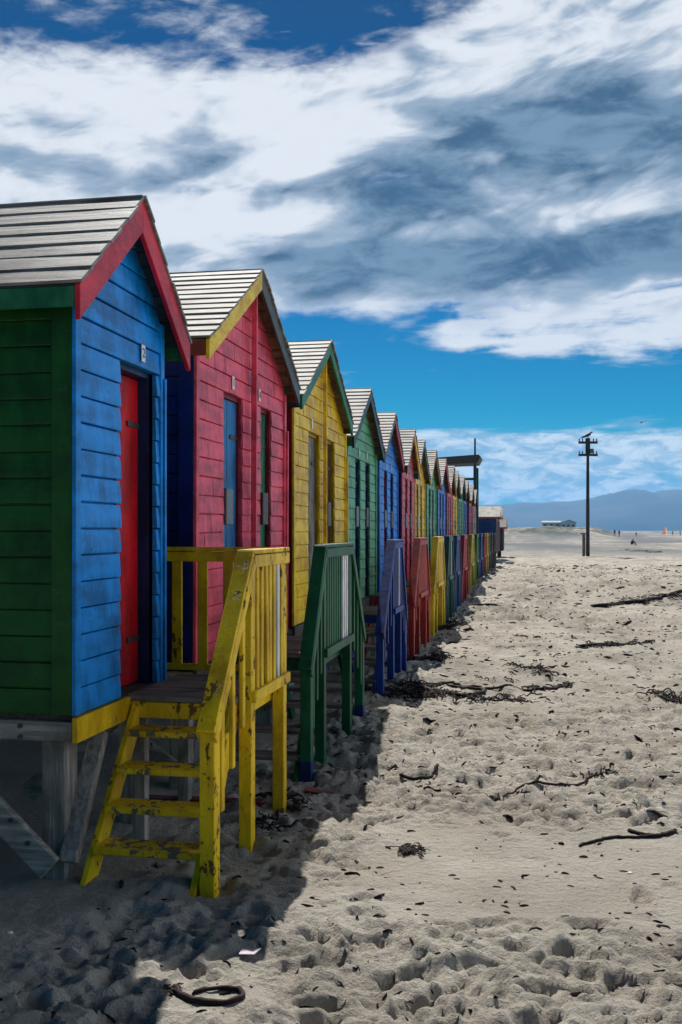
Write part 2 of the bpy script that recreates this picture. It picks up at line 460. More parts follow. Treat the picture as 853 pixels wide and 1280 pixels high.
    frontbeam = paint('paint_beam_'+front[0], YELR, .9) if legs == 'hero' else darkw
    for y in (Y0, Y1): 
        mb = MB(); mb.box((xb-.05, y-.03, fl-.145), (xf+.002, y+.03, fl-.037)); mb.build('floor_beam', beamm if y == Y0 else darkw, root, .004)
    mb = MB(); mb.box((xf+.004, Y0-.03, fl-.15), (xf+.040, Y1+.03, fl-.012)); mb.build('floor_beam', frontbeam, root, .004)
    for (x, y) in ((xf-.13, Y0+.10), (xb+.2, Y0+.10), (xf-.13, Y1-.12), (xb+.2, Y1-.12)):
        mb = MB(); mb.box((x-.075, y-.075, gz(x, y)-.3), (x+.075, y+.075, fl-.148)); mb.build('leg', greywz, root, .012)
    if legs == 'hero':
        y = Y0-.075
        mb = MB(); mb.beam((xf-.10, y, .10), (xf-.95, y, 1.10-.22), .045, .145, (0, 0, 1)); mb.build('brace', greyw, root, .006)
        mb = MB(); mb.beam((xf-.02, Y0-.02, .12), (xf+.0, Y0+.34, fl-.16), .10, .06, (0, 1, 0)); mb.build('brace', greywz, root, .006)
        for (bx_, bz_) in ((xf-.30, fl-.065), (xf-.30, fl-.125), (xf-.22, .24), (xf-.32, .36)):
            yb = Y0-.032 if bz_ > .5 else y-.024
            mb = MB(); mb.tube([(bx_, yb+.004, bz_), (bx_, yb-.010, bz_)], .014, 8); mb.build('bolt', rustm, root)
        mb = MB(); mb.beam((xf-.9, Y1-.1, .15), (xf-.15, Y1-.1, .80), .045, .13); mb.build('brace', greyw, root, .006)
    elif Y0 < 14:
        mb = MB(); mb.beam((xf-.15, Y0+.02, .15), (xf-1.1, Y0+.02, fl-.16), .045, .13); mb.build('brace', greyw, root, .005)
        mb = MB(); mb.beam((xf-.13, Y0+.3, .1), (xf-.13, Y0+1.0, fl-.16), .045, .13); mb.build('brace', greyw, root, .005)
    # doors
    for (a, c_, dm, jm, lock) in doors:
        rec = .11 if legs == 'hero' else .05
        mb = MB(); 
        nbd = 4
        for k in range(nbd):
            w = (c_-a)/nbd; mb.box((xf-rec-.03, a+k*w+.0015, fl+.01), (xf-rec+random.uniform(-.003, .003), a+(k+1)*w-.0015, dt-.045))
        d = mb.build('door', dm, root, .002)
        if Y0 < 15:
            for hz_z in (fl+.3, dt-.35):
                mb = MB(); mb.box((xf-rec+.004, c_-.20, hz_z-.018), (xf-rec+.012, c_-.01, hz_z+.018)); mb.build('hinge', rustm, d)
            mb = MB(); mb.box((xf-rec+.004, a+.05, fl+.93), (xf-rec+.03, a+.075, fl+1.03)); mb.build('handle', rustm, d, .004)
        mb = MB()
        mb.box((xf-rec-.05, a-.035, fl), (xf-.004, a, dt)); mb.box((xf-rec-.05, c_, fl), (xf-.004, c_+.035, dt)); mb.box((xf-rec-.05, a+.001, dt-.04), (xf-.03, c_-.001, dt))
        mb.build('door_frame', jm, root, .003)
        if lock:
            zc = fl+1.22
            mb = MB(); mb.box((xf-rec+.004, a+.02, zc-.15), (xf+.035, a+.20, zc+.15))
            o = mb.build('lock_box', metalm if lock == 1 else rustm, d, .006)
    for (y, ztxt) in plates:
        mb = MB(); mb.box((xf+lapp+.004, y-.028, dt+.035), (xf+lapp+.012, y+.028, dt+.145)); pl = mb.build('number_plate', platem, root, .002)
        if ztxt:
            cu = bpy.data.curves.new('numeral', 'FONT'); cu.body = ztxt; cu.size = .085; cu.align_x = 'CENTER'; cu.align_y = 'CENTER'; cu.extrude = .0008
            o = bpy.data.objects.new('numeral', cu); COL.objects.link(o); cu.materials.append(inkm)
            o.parent = pl; o.location = Vector((xf+lapp+.0135, y, dt+.09))-world_of(pl); o.rotation_euler = (math.pi/2, 0, math.pi/2)
            me_n = bpy.data.meshes.new_from_object(o); loc_, par_ = o.location.copy(), o.parent; bpy.data.objects.remove(o); o = bpy.data.objects.new('numeral', me_n); COL.objects.link(o); o.parent = par_; o.location = loc_; o.rotation_euler = (math.pi/2, 0, math.pi/2)
    for (y, top, proj) in fin:
        mb = MB(); mb.box((xf+.034, y-.016, fl-.02), (xf+.034+proj, y+.016, min(top, zin(y)-.0 if abs(y-yc) < hw-.1 else top)))
        mb.build('divider_board', fm, root, .003)
    if Y0 > 7: root.rotation_euler = (math.radians(random.uniform(-.5, .5)), math.radians(random.uniform(-.35, .35)), math.radians(random.uniform(-.6, .6)))
    return root

bluep = paint('paint_door_blue', (.01,.15,.36), .75); redp = paint('paint_door_red', (.50,.003,.006), .15); dgp = paint('paint_door_green', (.02,.16,.08), .3)
dbp = paint('paint_door_navy', (.004,.02,.12), .3); greyd = wood('bare_grey_door', (.12,.11,.10), (.34,.32,.29), 'z'); rustd = paint('paint_door_oxblood', (.07,.015,.012), .8)
djb = paint('paint_jamb_dark_blue', (.004,.02,.08), .5, (.3,.22,.08)); djr = paint('paint_jamb_dark_red', (.16,.008,.012), .4); djy = paint('paint_jamb_ochre', (.30,.19,.01), .6)
djg = paint('paint_jamb_green', (.01,.08,.03), .5)
greenf = paint('paint_fascia_green', (.012,.14,.06), .9)
brownf = paint('paint_fascia_brown', (.20,.03,.015), .5); blackf = paint('paint_fascia_black', (.03,.035,.04), .5)
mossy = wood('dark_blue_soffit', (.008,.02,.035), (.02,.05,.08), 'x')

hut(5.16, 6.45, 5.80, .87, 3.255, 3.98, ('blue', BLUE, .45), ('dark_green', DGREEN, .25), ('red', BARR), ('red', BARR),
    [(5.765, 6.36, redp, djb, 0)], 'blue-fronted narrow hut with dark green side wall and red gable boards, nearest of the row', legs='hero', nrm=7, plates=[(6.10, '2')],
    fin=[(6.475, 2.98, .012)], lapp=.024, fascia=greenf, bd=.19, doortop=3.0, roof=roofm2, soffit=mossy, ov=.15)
hut(7.19, 9.87, 8.58, 1.45, 3.38, 4.24, ('pink', PINK, .35), ('dark_blue', DBLUE, .1), ('yellow', YEL), ('dark_grey', (.05,.055,.05)),
    [(7.88, 8.42, bluep, djr, 1), (9.0, 9.38, dgp, djr, 2)], 'pink-red fronted double hut with navy side wall, blue and green doors, yellow gable board', plates=[(8.10, '1'), (8.92, '8')],
    fin=[(8.62, 4.1, .05), (9.90, 2.95, .02)], joints=True, fascia=brownf, bd=.15, doortop=3.10)
hut(10.42, 13.36, 11.80, 1.48, 3.37, 4.22, ('yellow', YEL, .55), ('dark_red', DRED, .1), ('green', (.01,.15,.06)), ('green', (.01,.15,.06)),
    [(11.15, 11.75, greyd, djy, 0), (12.13, 12.66, rustd, djy, 2)], 'yellow-fronted double hut with green gable boards, bare grey door and dark red side', plates=[(11.3, ''), (12.12, '')],
    fin=[(11.86, 4.0, .045), (13.38, 2.95, .02)], joints=True, fascia=blackf, bd=.14, doortop=3.09)
def gen(yc, w, h, eave, front, side, barge, barge2, d1, d2, label, **kw):
    Y0, Y1 = yc-w/2, yc+w/2
    a = Y0+.26*w; c = Y0+.60*w
    return hut(Y0, Y1, yc, w/2+.12, eave, h, front, side, barge, barge2, [(a, a+.17*w, d1, d1 if False else djr if 'red' in label else djb, 1), (c, c+.17*w, d2, djb, 2)], label,
               plates=[(a+.3, ''), (c+.1, '')], **kw)
gen(14.85, 2.55, 4.07, 3.22, ('green', LGREEN, .4), ('ochre', OCH, .2), ('black_green', (.012,.03,.035)), ('black_green', (.012,.03,.035)), dbp, rustd, 'green-fronted hut with ochre side wall and near-black gable boards, fourth along the row', fascia=djg)
gen(17.8, 2.55, 4.05, 3.22, ('blue', (.01,.18,.62), .6), ('bottle_green', (.005,.04,.03), .1), ('dark_grey', (.05,.055,.05)), ('red', (.34,.02,.03)), redp, rustd, 'blue-fronted hut with patchy paint, red and brown doors and red far gable board', fascia=blackf)
gen(20.7, 2.5, 4.04, 3.2, ('red', (.50,.05,.08), .3), ('dark_blue', DBLUE, .1), ('dark_grey', (.05,.055,.05)), ('yellow', YEL), rustd, rustd, 'red-fronted hut with yellow gable board, directly behind the patchy blue hut')
gen(23.0, 2.3, 4.02, 3.2, ('yellow', YEL, .4), ('dark_red', DRED, .1), ('dark_green', (.01,.06,.035)), ('dark_green', (.01,.06,.035)), rustd, djy, 'yellow-fronted hut with dark green gable boards, seventh along the row')
gen(25.8, 2.4, 4.0, 3.2, ('green', LGREEN, .4), ('ochre', OCH, .2), ('yellow', YEL), ('brown', (.16,.08,.02)), dbp, rustd, 'small green-fronted hut with brown gable board, eighth along the row')
gen(28.9, 2.5, 4.0, 3.2, ('blue', (.02,.13,.45), .5), ('bottle_green', (.005,.04,.03), .1), ('red', BARR), ('red', (.34,.02,.03)), dbp, dbp, 'distant blue-fronted hut with red gable boards, ninth along the row')
gen(31.8, 2.4, 3.98, 3.2, ('red', (.50,.05,.08), .3), ('dark_blue', DBLUE, .1), ('yellow', OCH), ('yellow', OCH), rustd, rustd, 'distant red-fronted hut with ochre gable boards, tenth along the row')
gen(34.3, 2.2, 3.96, 3.2, ('yellow', YEL, .4), ('dark_red', DRED, .1), ('dark_green', (.01,.06,.035)), ('dark_green', (.01,.06,.035)), rustd, rustd, 'distant yellow-fronted hut, eleventh along the row')
gen(37.0, 2.4, 3.94, 3.2, ('green', LGREEN, .4), ('ochre', OCH, .2), ('black_green', (.012,.03,.035)), ('black_green', (.012,.03,.035)), dbp, rustd, 'distant green-fronted hut with dark gable boards, twelfth along the row')
gen(39.9, 2.4, 3.92, 3.2, ('blue', (.02,.10,.32), .5), ('bottle_green', (.005,.04,.03), .1), ('brown', (.16,.08,.02)), ('brown', (.16,.08,.02)), rustd, dbp, 'distant blue-fronted hut with brown gable boards, thirteenth along the row')
gen(43.1, 2.4, 3.88, 3.18, ('red', (.50,.05,.08), .3), ('dark_blue', DBLUE, .1), ('brown', (.16,.08,.02)), ('dark_green', (.01,.06,.035)), rustd, rustd, 'distant red-fronted hut, second from the far end of the row')
gen(46.8, 2.4, 3.82, 3.16, ('pale_pink', (.5,.25,.25), .6), ('bottle_green', (.005,.06,.03), .1), ('brown', (.16,.08,.02)), ('dark_green', (.01,.06,.035)), rustd, rustd, 'pale pink-fronted hut with green side wall, last hut before the viewing platform')
# ------------------------------------------------------------------ staircases
def stairs(Ya, Yb, Yn, Yf, col, cname, label, Xo=-1.70, Xi=-2.40, zl=.93, zr=1.83, back=False, tread=None, wear=.6, white=1, under=WOODC, foot=None, npk=None, lowz=.87, ntr=4):
    root = thing('beach_stairs', label, 'stairs', (Xo, (Ya+Yb)/2, 0), 'painted wooden stairs leading down from the huts')
    pm = paint('paint_stairs_'+cname, col, wear, under)
    pw = paint('paint_picket_glint', (.90,.85,.80), .5)  # near-white colour paints a bright glint onto the last few pickets
    tm = tread or treadw
    bv = .004 if Ya < 16 else 0
    pt = paint('paint_worn_tread_'+cname, col, 1.15, (.20,.17,.12)) if back else None
    def B(name, p, q, w, h, m=pm, up=(0,0,1), parent=root, bevel=bv):
        mb = MB(); mb.beam(p, q, w, h, up); return mb.build(name, m, parent, bevel)
    # landing
    mb = MB(); n = 6; w = (Yb-Ya+.04)/n
    for k in range(n): mb.box((Xi-.05, Ya-.03+k*w+.003, zl-.04), (Xo-.045, Ya-.03+(k+1)*w-.003, zl+random.uniform(-.002, .002)))
    mb.build('landing', tm, root, bv)
    B('landing_beam', (Xi-.04, Ya, zl-.095), (Xo-.05, Ya, zl-.095), .04, .10)
    B('landing_beam', (Xo-.07, Ya, zl-.10), (Xo-.07, Yb, zl-.10), .04, .11)
    # posts
    for y in (Ya+.04, Yb-.04):
        g = gz(Xo, y); mb = MB(); mb.box((Xo-.04, y-.045, g-.25), (Xo+.04, y+.045, zr-.03)); o = mb.build('post', pm, root, bv)
        mb = MB(); mb.box((Xi-.03, y-.04, gz(Xi, y)-.25), (Xi+.05, y+.04, zl-.05)); mb.build('post', greywz, root, bv)
    B('top_rail', (Xo+.0, Ya-.0, zr-.012), (Xo+.0, Yb+.03, zr-.012), .11, .028)
    B('side_rail', (Xo+.052, Ya+.0, zr-.07), (Xo+.052, Yb, zr-.07), .022, .075)
    B('bottom_rail', (Xo+.055, Ya+.0, zl+.0), (Xo+.055, Yb, zl+.0), .028, .07)
    n = npk or max(4, int((Yb-Ya)/.115))
    for k in range(n):
        y = Ya+.10+(Yb-Ya-.17)*(k+.5)/n
        lean = .05 if (k == 2 and cname == 'yellow') else 0
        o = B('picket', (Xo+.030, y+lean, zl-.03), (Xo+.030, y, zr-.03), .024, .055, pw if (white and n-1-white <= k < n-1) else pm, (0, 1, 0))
        if white and n-1-white <= k < n-1: o['label'] = 'picket with a bright glint painted on in white'
    for Ys, y0, s in ((Yn, Ya, -1), (Yf, Yb, 1)):
        if Ys is None:
            if back:
                B('top_rail', (Xi-.22, y0, zr-.012), (Xo-.06, y0, zr-.012), .09, .028)
                B('side_rail', (Xi-.22, y0-.02, zr-.065), (Xo-.045, y0-.02, zr-.065), .024, .07)
                B('bottom_rail', (Xi-.22, y0, zl+.05), (Xo-.045, y0, zl+.05), .03, .045)
                mb = MB(); mb.box((Xi-.24, y0-.03, zl-.04), (Xi-.175, y0+.03, zr-.03)); mb.build('post', pm, root, bv)
                for k in range(4):
                    x = Xi-.06+k*.19; B('slat', (x, y0-.005, zl+.03), (x, y0-.005, zr-.04), .018, .075, pm, (1, 0, 0))
            continue
        g = gz(Xo, Ys)
        # newel
        m_, w_ = (y0-Ys), 0
        sl = (zr-lowz)/abs(y0-(Ys+s*.08))
        zn = lowz + sl*.08
        mb = MB(); mb.box((Xo-.04, Ys-.05, g-.25), (Xo+.045, Ys+.05, zn-.03)); nw = mb.build('post', pm, root, bv)
        if foot:
            mb = MB(); mb.box((Xo-.043, Ys-.053, g-.25), (Xo+.048, Ys+.053, g+.17)); mb.build('painted_foot', foot, nw)
        # sloping handrail cap and its side board
        B('handrail', (Xo+.005, y0+s*0-.0, zr-.012), (Xo+.005, Ys+s*.08, lowz), .105, .03)
        B('handrail_board', (Xo+.050, y0-s*.02, zr-.075), (Xo+.050, Ys+s*.06, lowz-.045), .022, .07)
        # sloping pickets
        for k in range(3):
            f = (k+.8)/3.4; y = y0+(Ys-y0)*f; zt = zr-sl*abs(y-y0)-.04; zb = zl-(zl-.28)*f
            B('picket', (Xo+.030, y, zb), (Xo+.030, y, zt), .024, .05, pm, (0, 1, 0))
        # stringers
        ye = Ys+s*.03
        for x in (Xi+.0, Xo-.075):
            B('stringer', (x, y0-s*.05, zl-.06), (x, ye+s*.03, gz(x, ye)-.08), .038, .13)
        # treads
        for k in range(ntr):
            z = zl-(k+1)*zl/(ntr+1); y = y0+(ye-y0)*(k+1-.25)/(ntr+.6)
            mb = MB(); mb.box((Xi+.02, y-.10, z-.036), (Xo-.055, y+.10, z)); 
            o = mb.build('tread', pt if back else tm, root, bv*1.5)
    return root
ST_ = [
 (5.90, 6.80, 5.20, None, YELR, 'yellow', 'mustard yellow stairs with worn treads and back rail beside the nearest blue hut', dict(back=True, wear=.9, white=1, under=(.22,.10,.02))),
 (8.12, 9.42, 7.62, 10.10, (.002,.085,.03), 'green', 'dark green stairs with glint-white pickets in front of the pink hut', dict(white=3, foot=paint('paint_navy_foot', (.006,.02,.09), .5), under=(.02,.03,.03), wear=.3)),
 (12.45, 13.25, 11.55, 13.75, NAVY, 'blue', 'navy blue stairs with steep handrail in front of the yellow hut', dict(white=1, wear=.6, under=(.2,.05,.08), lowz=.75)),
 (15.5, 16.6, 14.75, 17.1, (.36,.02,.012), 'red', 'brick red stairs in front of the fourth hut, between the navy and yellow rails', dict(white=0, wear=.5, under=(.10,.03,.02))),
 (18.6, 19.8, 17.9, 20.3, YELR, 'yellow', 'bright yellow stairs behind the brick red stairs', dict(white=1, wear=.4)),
 (21.3, 22.3, 20.8, 22.8, (.008,.075,.06), 'teal', 'dark teal stairs with one glint-white picket, behind the second yellow stairs', dict(white=1)),
 (23.7, 24.7, 23.15, 25.2, (.02,.06,.20), 'blue_grey', 'slate blue stairs beside the dark teal stairs', dict(white=0)),
 (26.4, 27.7, 25.8, 28.5, (.40,.02,.03), 'red_two', 'pinkish red stairs, second red set from the camera', dict(white=0)),
 (30.0, 31.2, 29.3, 32.0, (.45,.36,.02), 'yellow_two', 'dull yellow stairs, third yellow set from the camera', dict(white=0)),
 (33.0, 34.2, 32.5, 34.8, (.02,.13,.05), 'green_two', 'green stairs just beyond the dull yellow stairs', dict(white=0)),
 (36.0, 37.2, 35.4, 37.8, (.01,.05,.20), 'blue_three', 'blue stairs far along the row beyond the second green set', dict(white=0)),
 (38.9, 40.0, 38.4, 40.5, (.36,.02,.02), 'red_three', 'red stairs far along the row beyond the third blue set', dict(white=0)),
 (41.4, 42.5, 40.9, 43.0, (.45,.34,.02), 'yellow_three', 'yellow stairs far along the row, last yellow set', dict(white=0)),
 (43.9, 45.0, 43.4, 45.5, (.01,.10,.05), 'green_three', 'green stairs far along the row beyond the last yellow set', dict(white=0)),
 (46.9, 48.0, 46.3, 48.6, (.15,.01,.02), 'maroon', 'maroon stairs near the far end of the row', dict(white=0)),
 (50.6, 52.0, 50.0, 53.0, (.008,.05,.03), 'dark_green', 'blackish green stairs, farthest set of the row', dict(white=0)),
]
for i, (a, b_, n_, f_, c_, cn, lab, kw) in enumerate(ST_):
    stairs(a, b_, n_, f_, c_, cn, lab, **kw)

# ------------------------------------------------------------------ things past the row
# open shelter at the end of the row
sh = thing('viewing_platform', 'dark open shelter with flat roof slab and tall mast at the end of the row', 'shelter', (-3.6, 52, 0))
dgm = paint('paint_shelter_green', (.008,.05,.045), .4)
mb = MB(); mb.prism([at(545, 52, 572), at(598.5, 52, 568), at(601, 52, 570.5), at(597, 52, 578.5), at(545, 52, 581)], (0, 2.4, 0)); mb.build('roof_slab', plain('dark_slab', (.05,.045,.04), .7), sh)
x0, _, z0 = at(593.5, 52.3, 548); 
for (px_, yy, zt) in ((594, 52.3, z0), (564, 52.3, 5.4), (594, 54.2, 5.4), (564, 54.2, 5.4)):
    x = at(px_, 52.3)[0]; w = .09 if zt != z0 else .08
    mb = MB(); mb.box((x-w, yy-w, -.3), (x+w, yy+w, 5.3)); 
    if zt == z0: mb.box((x-.045, yy-.045, 5.3), (x+.045, yy+.045, z0))
    mb.build('post', dgm, sh)
mb = MB(); x1 = at(564, 52.3)[0]; x2 = at(594, 52.3)[0]
mb.beam((x1, 52.3, 4.62), (x2, 52.3, 4.62), .08, .12); mb.build('cross_beam', dgm, sh)
mb = MB(); mb.box((x1-.1, 52.2, 1.6), (x2+.1, 54.3, 1.75)); mb.build('deck', dgm, sh)

# second short row: cabin with pale roof
def cabin(Y0, xr, depth, L, zb, eave, ridge, wall, roofc, label, front):
    """cabin: side wall faces the camera, hipped pale roof"""
    root = thing('beach_cabin', label, 'cabin', (xr, Y0, 0), 'cabins beyond the end of the row')
    wm = paint('paint_cabin_'+wall[0], wall[1], .35); fm = paint('paint_cabin_front_'+front[0], front[1], .6)
    xl = xr-depth; Y1 = Y0+L
    mb = MB(); z = zb
    while z < eave-.01:
        zt = min(z+.16, eave); lap_board(mb, (xl, Y0, 0), Vector((1,0,0)), Vector((0,-1,0)), 0, depth, 0, depth, z, zt, .02, .8, .003); z = zt
    mb.build('side_wall', wm, root)
    mb = MB(); z = zb
    while z < eave-.01:
        zt = min(z+.16, eave); lap_board(mb, (xr, 0, 0), Vector((0,1,0)), Vector((1,0,0)), Y0, Y1, Y0, Y1, z, zt, .02, .8, .003); z = zt
    mb.build('front_wall', fm, root)
    mb = MB(); mb.box((xl, Y1-.03, zb), (xr-.03, Y1, eave)); mb.box((xl-.03, Y0, zb), (xl, Y1, eave)); mb.build('back_wall', wm, root)
    mb = MB(); yc = (Y0+Y1)/2; o = .18
    mb.prism([(xl-.2, Y0-o, eave-.04), (xl-.2, yc, ridge), (xl-.2, Y1+o, eave-.04), (xl-.2, Y1+o, eave+.03), (xl-.2, yc, ridge+.08), (xl-.2, Y0-o, eave+.03)], (depth+.45, 0, 0))
    mb.build('roof', roofc, root)
    mb = MB(); mb.box((xr+.256, Y0-o, eave-.14), (xr+.28, Y0-o+.3, eave-.02)); mb.box((xl-.2, Y0-o-.03, eave-.09), (xr+.25, Y0-o-.004, eave-.002)); mb.build('fascia', paint('paint_cabin_fascia', (.3,.05,.03), .3), root)
    mb = MB(); mb.box((xr+.03, yc-.4, zb+.05), (xr+.05, yc+.4, zb+1.9)); mb.build('door', rustd, root)
    for (x, y) in ((xr-.3, Y0+.3), (xr-.3, Y1-.3), (xl+.3, Y0+.3), (xl+.3, Y1-.3)):
        mb = MB(); mb.box((x-.11, y-.11, -.3), (x+.11, y+.11, zb-.01)); mb.build('leg', darkw, root)
    return root
pr = wood('pale_cabin_roof', (.34,.32,.27), (.50,.48,.42), 'x')
Yc0 = 60
xr, _, ev = at(620.5, Yc0, 646.5); rd = at(620, Yc0, 634)[2]; zb = at(620, Yc0, 692)[2]
cabin(Yc0, xr, 3.4, 2.6, max(zb, .55), ev, rd, ('navy', (.01,.04,.17)), pr, 'navy cabin on short stilts with pale pitched roof beyond the end of the row', ('brown', (.12,.05,.035)))
cabin(Yc0+4.2, xr+.0, 3.4, 2.6, .6, ev, rd-.02, ('brown', (.10,.05,.04)), pr, 'brown cabin tucked right behind the navy cabin', ('rust', (.14,.05,.03)))
cabin(Yc0+12, xr+.1, 3.4, 3.0, .5, 2.15, 2.75, ('dark_brown', (.06,.035,.03)), wood('dark_cabin_roof', (.10,.08,.06), (.2,.17,.14), 'x'), 'low dark brown cabin, farthest along the beach behind the others', ('umber', (.08,.04,.03)))

# utility pole
pX, pY = gp(735, 695); D = -pX*ST+pY*CT
zpx = lambda y: CAMZ+(663-y)/F*D
dk = wood('dark_pole_timber', (.02,.022,.018), (.05,.05,.04), 'z')
up_ = thing('utility_pole', 'tall dark wooden utility pole with two crossarms standing alone on the sand', 'utility pole', (pX, pY, 0))
g0 = gz(pX, pY)
mb = MB(); mb.tube([(pX, pY, g0-.5), (pX, pY, 4), (pX, pY, zpx(549))], [.15, .13, .10], 12); mb.build('mast', dk, up_, smooth=True)
mb = MB(); mb.beam((pX-.01, pY-.14, zpx(568)), (pX-.01, pY-.14, zpx(549)), .34, .24, (0, 1, 0)); mb.build('head_timber', dk, up_)
wd = Vector((CT, ST, 0))
for zz in (553.5, 569):
    c0 = Vector((pX, pY-.26, zpx(zz)))
    mb = MB(); mb.beam(c0-wd*.72, c0+wd*.72, .14, .18); o = mb.build('crossarm', dk, up_)
    for s in (-.66, -.42, .42, .66):
        p = c0+wd*s; mb = MB(); mb.tube([p+Vector((0,0,.08)), p+Vector((0,0,.16)), p+Vector((0,0,.22)), p+Vector((0,0,.30))], [.02, .05, .045, .03], 8)
        mb.build('insulator', plain('brown_insulator', (.03,.02,.018), .3), o, smooth=True)
mb = MB(); mb.box((pX+.16, pY-.5, zpx(567)), (pX+.42, pY-.2, zpx(561.5))); mb.build('junction_box', plain('grey_box', (.12,.13,.12), .5, .3), up_, .02)
mb = MB(); mb.box((pX-.16, pY-.2, zpx(550)), (pX+.16, pY+.2, zpx(547.8))); mb.build('cap', dk, up_)
qX, qY = pX-.32, pY-.6
mb = MB(); mb.box((qX-.12, qY-.10, gz(qX, qY)-.3), (qX+.10, qY+.10, zpx(668))); mb.box((qX-.26, qY-.12, zpx(667.9)), (qX+.12, qY+.10, zpx(666)))
o = mb.build('marker_post', wood('grey_post', (.12,.10,.09), (.25,.22,.2), 'z'), None, loc=(qX, qY, 0)); tag(o, 'short grey wooden post leaning against the foot of the utility pole', 'post')

# birds
def bird(loc, yaw, size, flying, label, col, wingc=None):
    root = thing('gull', label, 'bird', loc)
    L = Vector(loc); cs, sn = math.cos(yaw), math.sin(yaw)
    def T(x, y, z): return (L.x+(x*cs-y*sn)*size, L.y+(x*sn+y*cs)*size, L.z+z*size)
    bmz = plain('gull_'+label[:5].strip(), col, .7)
    mb = MB()
    if flying: pts = [(-.30,0,0),(-.15,0,.01),(0,0,.0),(.14,0,.01),(.22,0,.03),(.28,0,.02),(.34,0,.005)]; rr = [.015,.05,.075,.06,.045,.04,.006]
    else: pts = [(-.30,0,.02),(-.17,0,.10),(-.02,0,.17),(.10,0,.23),(.16,0,.31),(.21,0,.34),(.29,0,.33)]; rr = [.015,.06,.095,.085,.05,.045,.006]
    mb.tube([T(*p) for p in pts], [r*size for r in rr], 10); mb.build('body', bmz, root, smooth=True)
    for s in (-1, 1):
        mb = MB()
        if flying:
            prof = [(0,.07,-.10,.02),(.25,.09,-.09,.10),(.5,.05,-.08,.13),(.78,-.03,-.10,.06),(1.0,-.14,-.16,-.02)]
            vs = []
            for (y, xf_, xb_, z) in prof: vs += [T(xf_, s*y*.95, z+.012), T(xb_, s*y*.95, z), T(xb_, s*y*.95, z-.008), T(xf_, s*y*.95, z-.006)]
        else:
            prof = [(.14,.10,.20,.02),(.0,.10,.16,.06),(-.2,.06,.10,.05),(-.38,.02,.05,.02)]
            vs = []
            for (x, y, z, h) in prof: vs += [T(x, s*y, z+h), T(x, s*(y+.012), z-h), T(x, s*(y-.015), z-h), T(x, s*(y-.02), z+h)]
        n = len(prof); fs = [(0,1,2,3), tuple(range(4*n-4, 4*n))[::-1]]
        for i in range(n-1):
            for k in range(4): a = i*4+k; b_ = i*4+(k+1) % 4; fs.append((a, b_, b_+4, a+4))
        mb.add(vs, fs); mb.build('wing', bmz, root)
    mb = MB(); mb.prism([T(-.24,-.04,.02), T(-.24,.04,.02), T(-.42,.07,.0), T(-.42,-.07,.0)], (0,0,.012*size)); mb.build('tail', bmz, root)
    if not flying:
        for s in (-1, 1):
            mb = MB(); mb.tube([T(0, s*.04, .12), T(.01, s*.04, 0)], .010*size, 6); mb.build('leg', bmz, root)
    return root
bird((pX, pY-.05, zpx(547.9)), 0.2, 1.35, False, 'dark gull perched on top of the utility pole', (.05,.05,.05))
bx = at(802, 52, 528); bird(bx, 1.2, .55, True, 'grey gull gliding high to the right of the pole', (.12,.12,.13))

# people far out on the flat sand
def person(px_, py_, hpx, pose, top, legs_, label, face=0.0, bend=0):
    d = F*hpx and (1.72*F/hpx); t = (px_-426.5)/F; l = t*d
    x, y = l*CT-d*ST, l*ST+d*CT; g = gz(x, y)
    me_ = bpy.data.meshes.new('person')
    if pose == 'walk':
        J = [(0,0,.93),(0,.0,1.15),(0,.01,1.38),(0,.02,1.50),(0,.03,1.63),(.09,0,.90),(.12,.14,.48),(.11,.02,.08),(.11,.14,.03),(-.09,0,.90),(-.12,-.10,.48),(-.12,-.26,.10),(-.12,-.16,.03),
             (.19,.0,1.40),(.25,-.10,1.12),(.25,.02,.86),(-.19,0,1.40),(-.25,.08,1.12),(-.25,.24,.92),(0,.03,1.72)]
    else:  # seated, knees up, leaning on the knees
        J = [(0,0,.14),(0,.05,.36),(0,.14,.56),(0,.20,.66),(0,.26,.76),(.09,.05,.13),(.13,.42,.42),(.12,.62,.06),(.12,.74,.04),(-.09,.05,.13),(-.13,.40,.44),(-.12,.58,.06),(-.12,.70,.04),
             (.18,.14,.56),(.23,.30,.40),(.10,.48,.42),(-.18,.14,.56),(-.23,.30,.40),(-.10,.46,.44),(0,.28,.84)]
    R_ = [.15,.15,.17,.06,.105,.10,.07,.045,.035,.10,.07,.045,.035,.065,.05,.035,.065,.05,.035,.085]
    E = [(0,1),(1,2),(2,3),(3,4),(4,19),(0,5),(5,6),(6,7),(7,8),(0,9),(9,10),(10,11),(11,12),(2,13),(13,14),(14,15),(2,16),(16,17),(17,18)]
    me_.from_pydata(J, E, []); o = bpy.data.objects.new('person', me_); COL.objects.link(o)
    o.location = (x, y, g-.02); o.rotation_euler = (0, 0, face)
    sk = o.modifiers.new('skin', 'SKIN')
    for i, v in enumerate(me_.skin_vertices[0].data if me_.skin_vertices else []): pass
    return o, J, R_, E, x, y, g
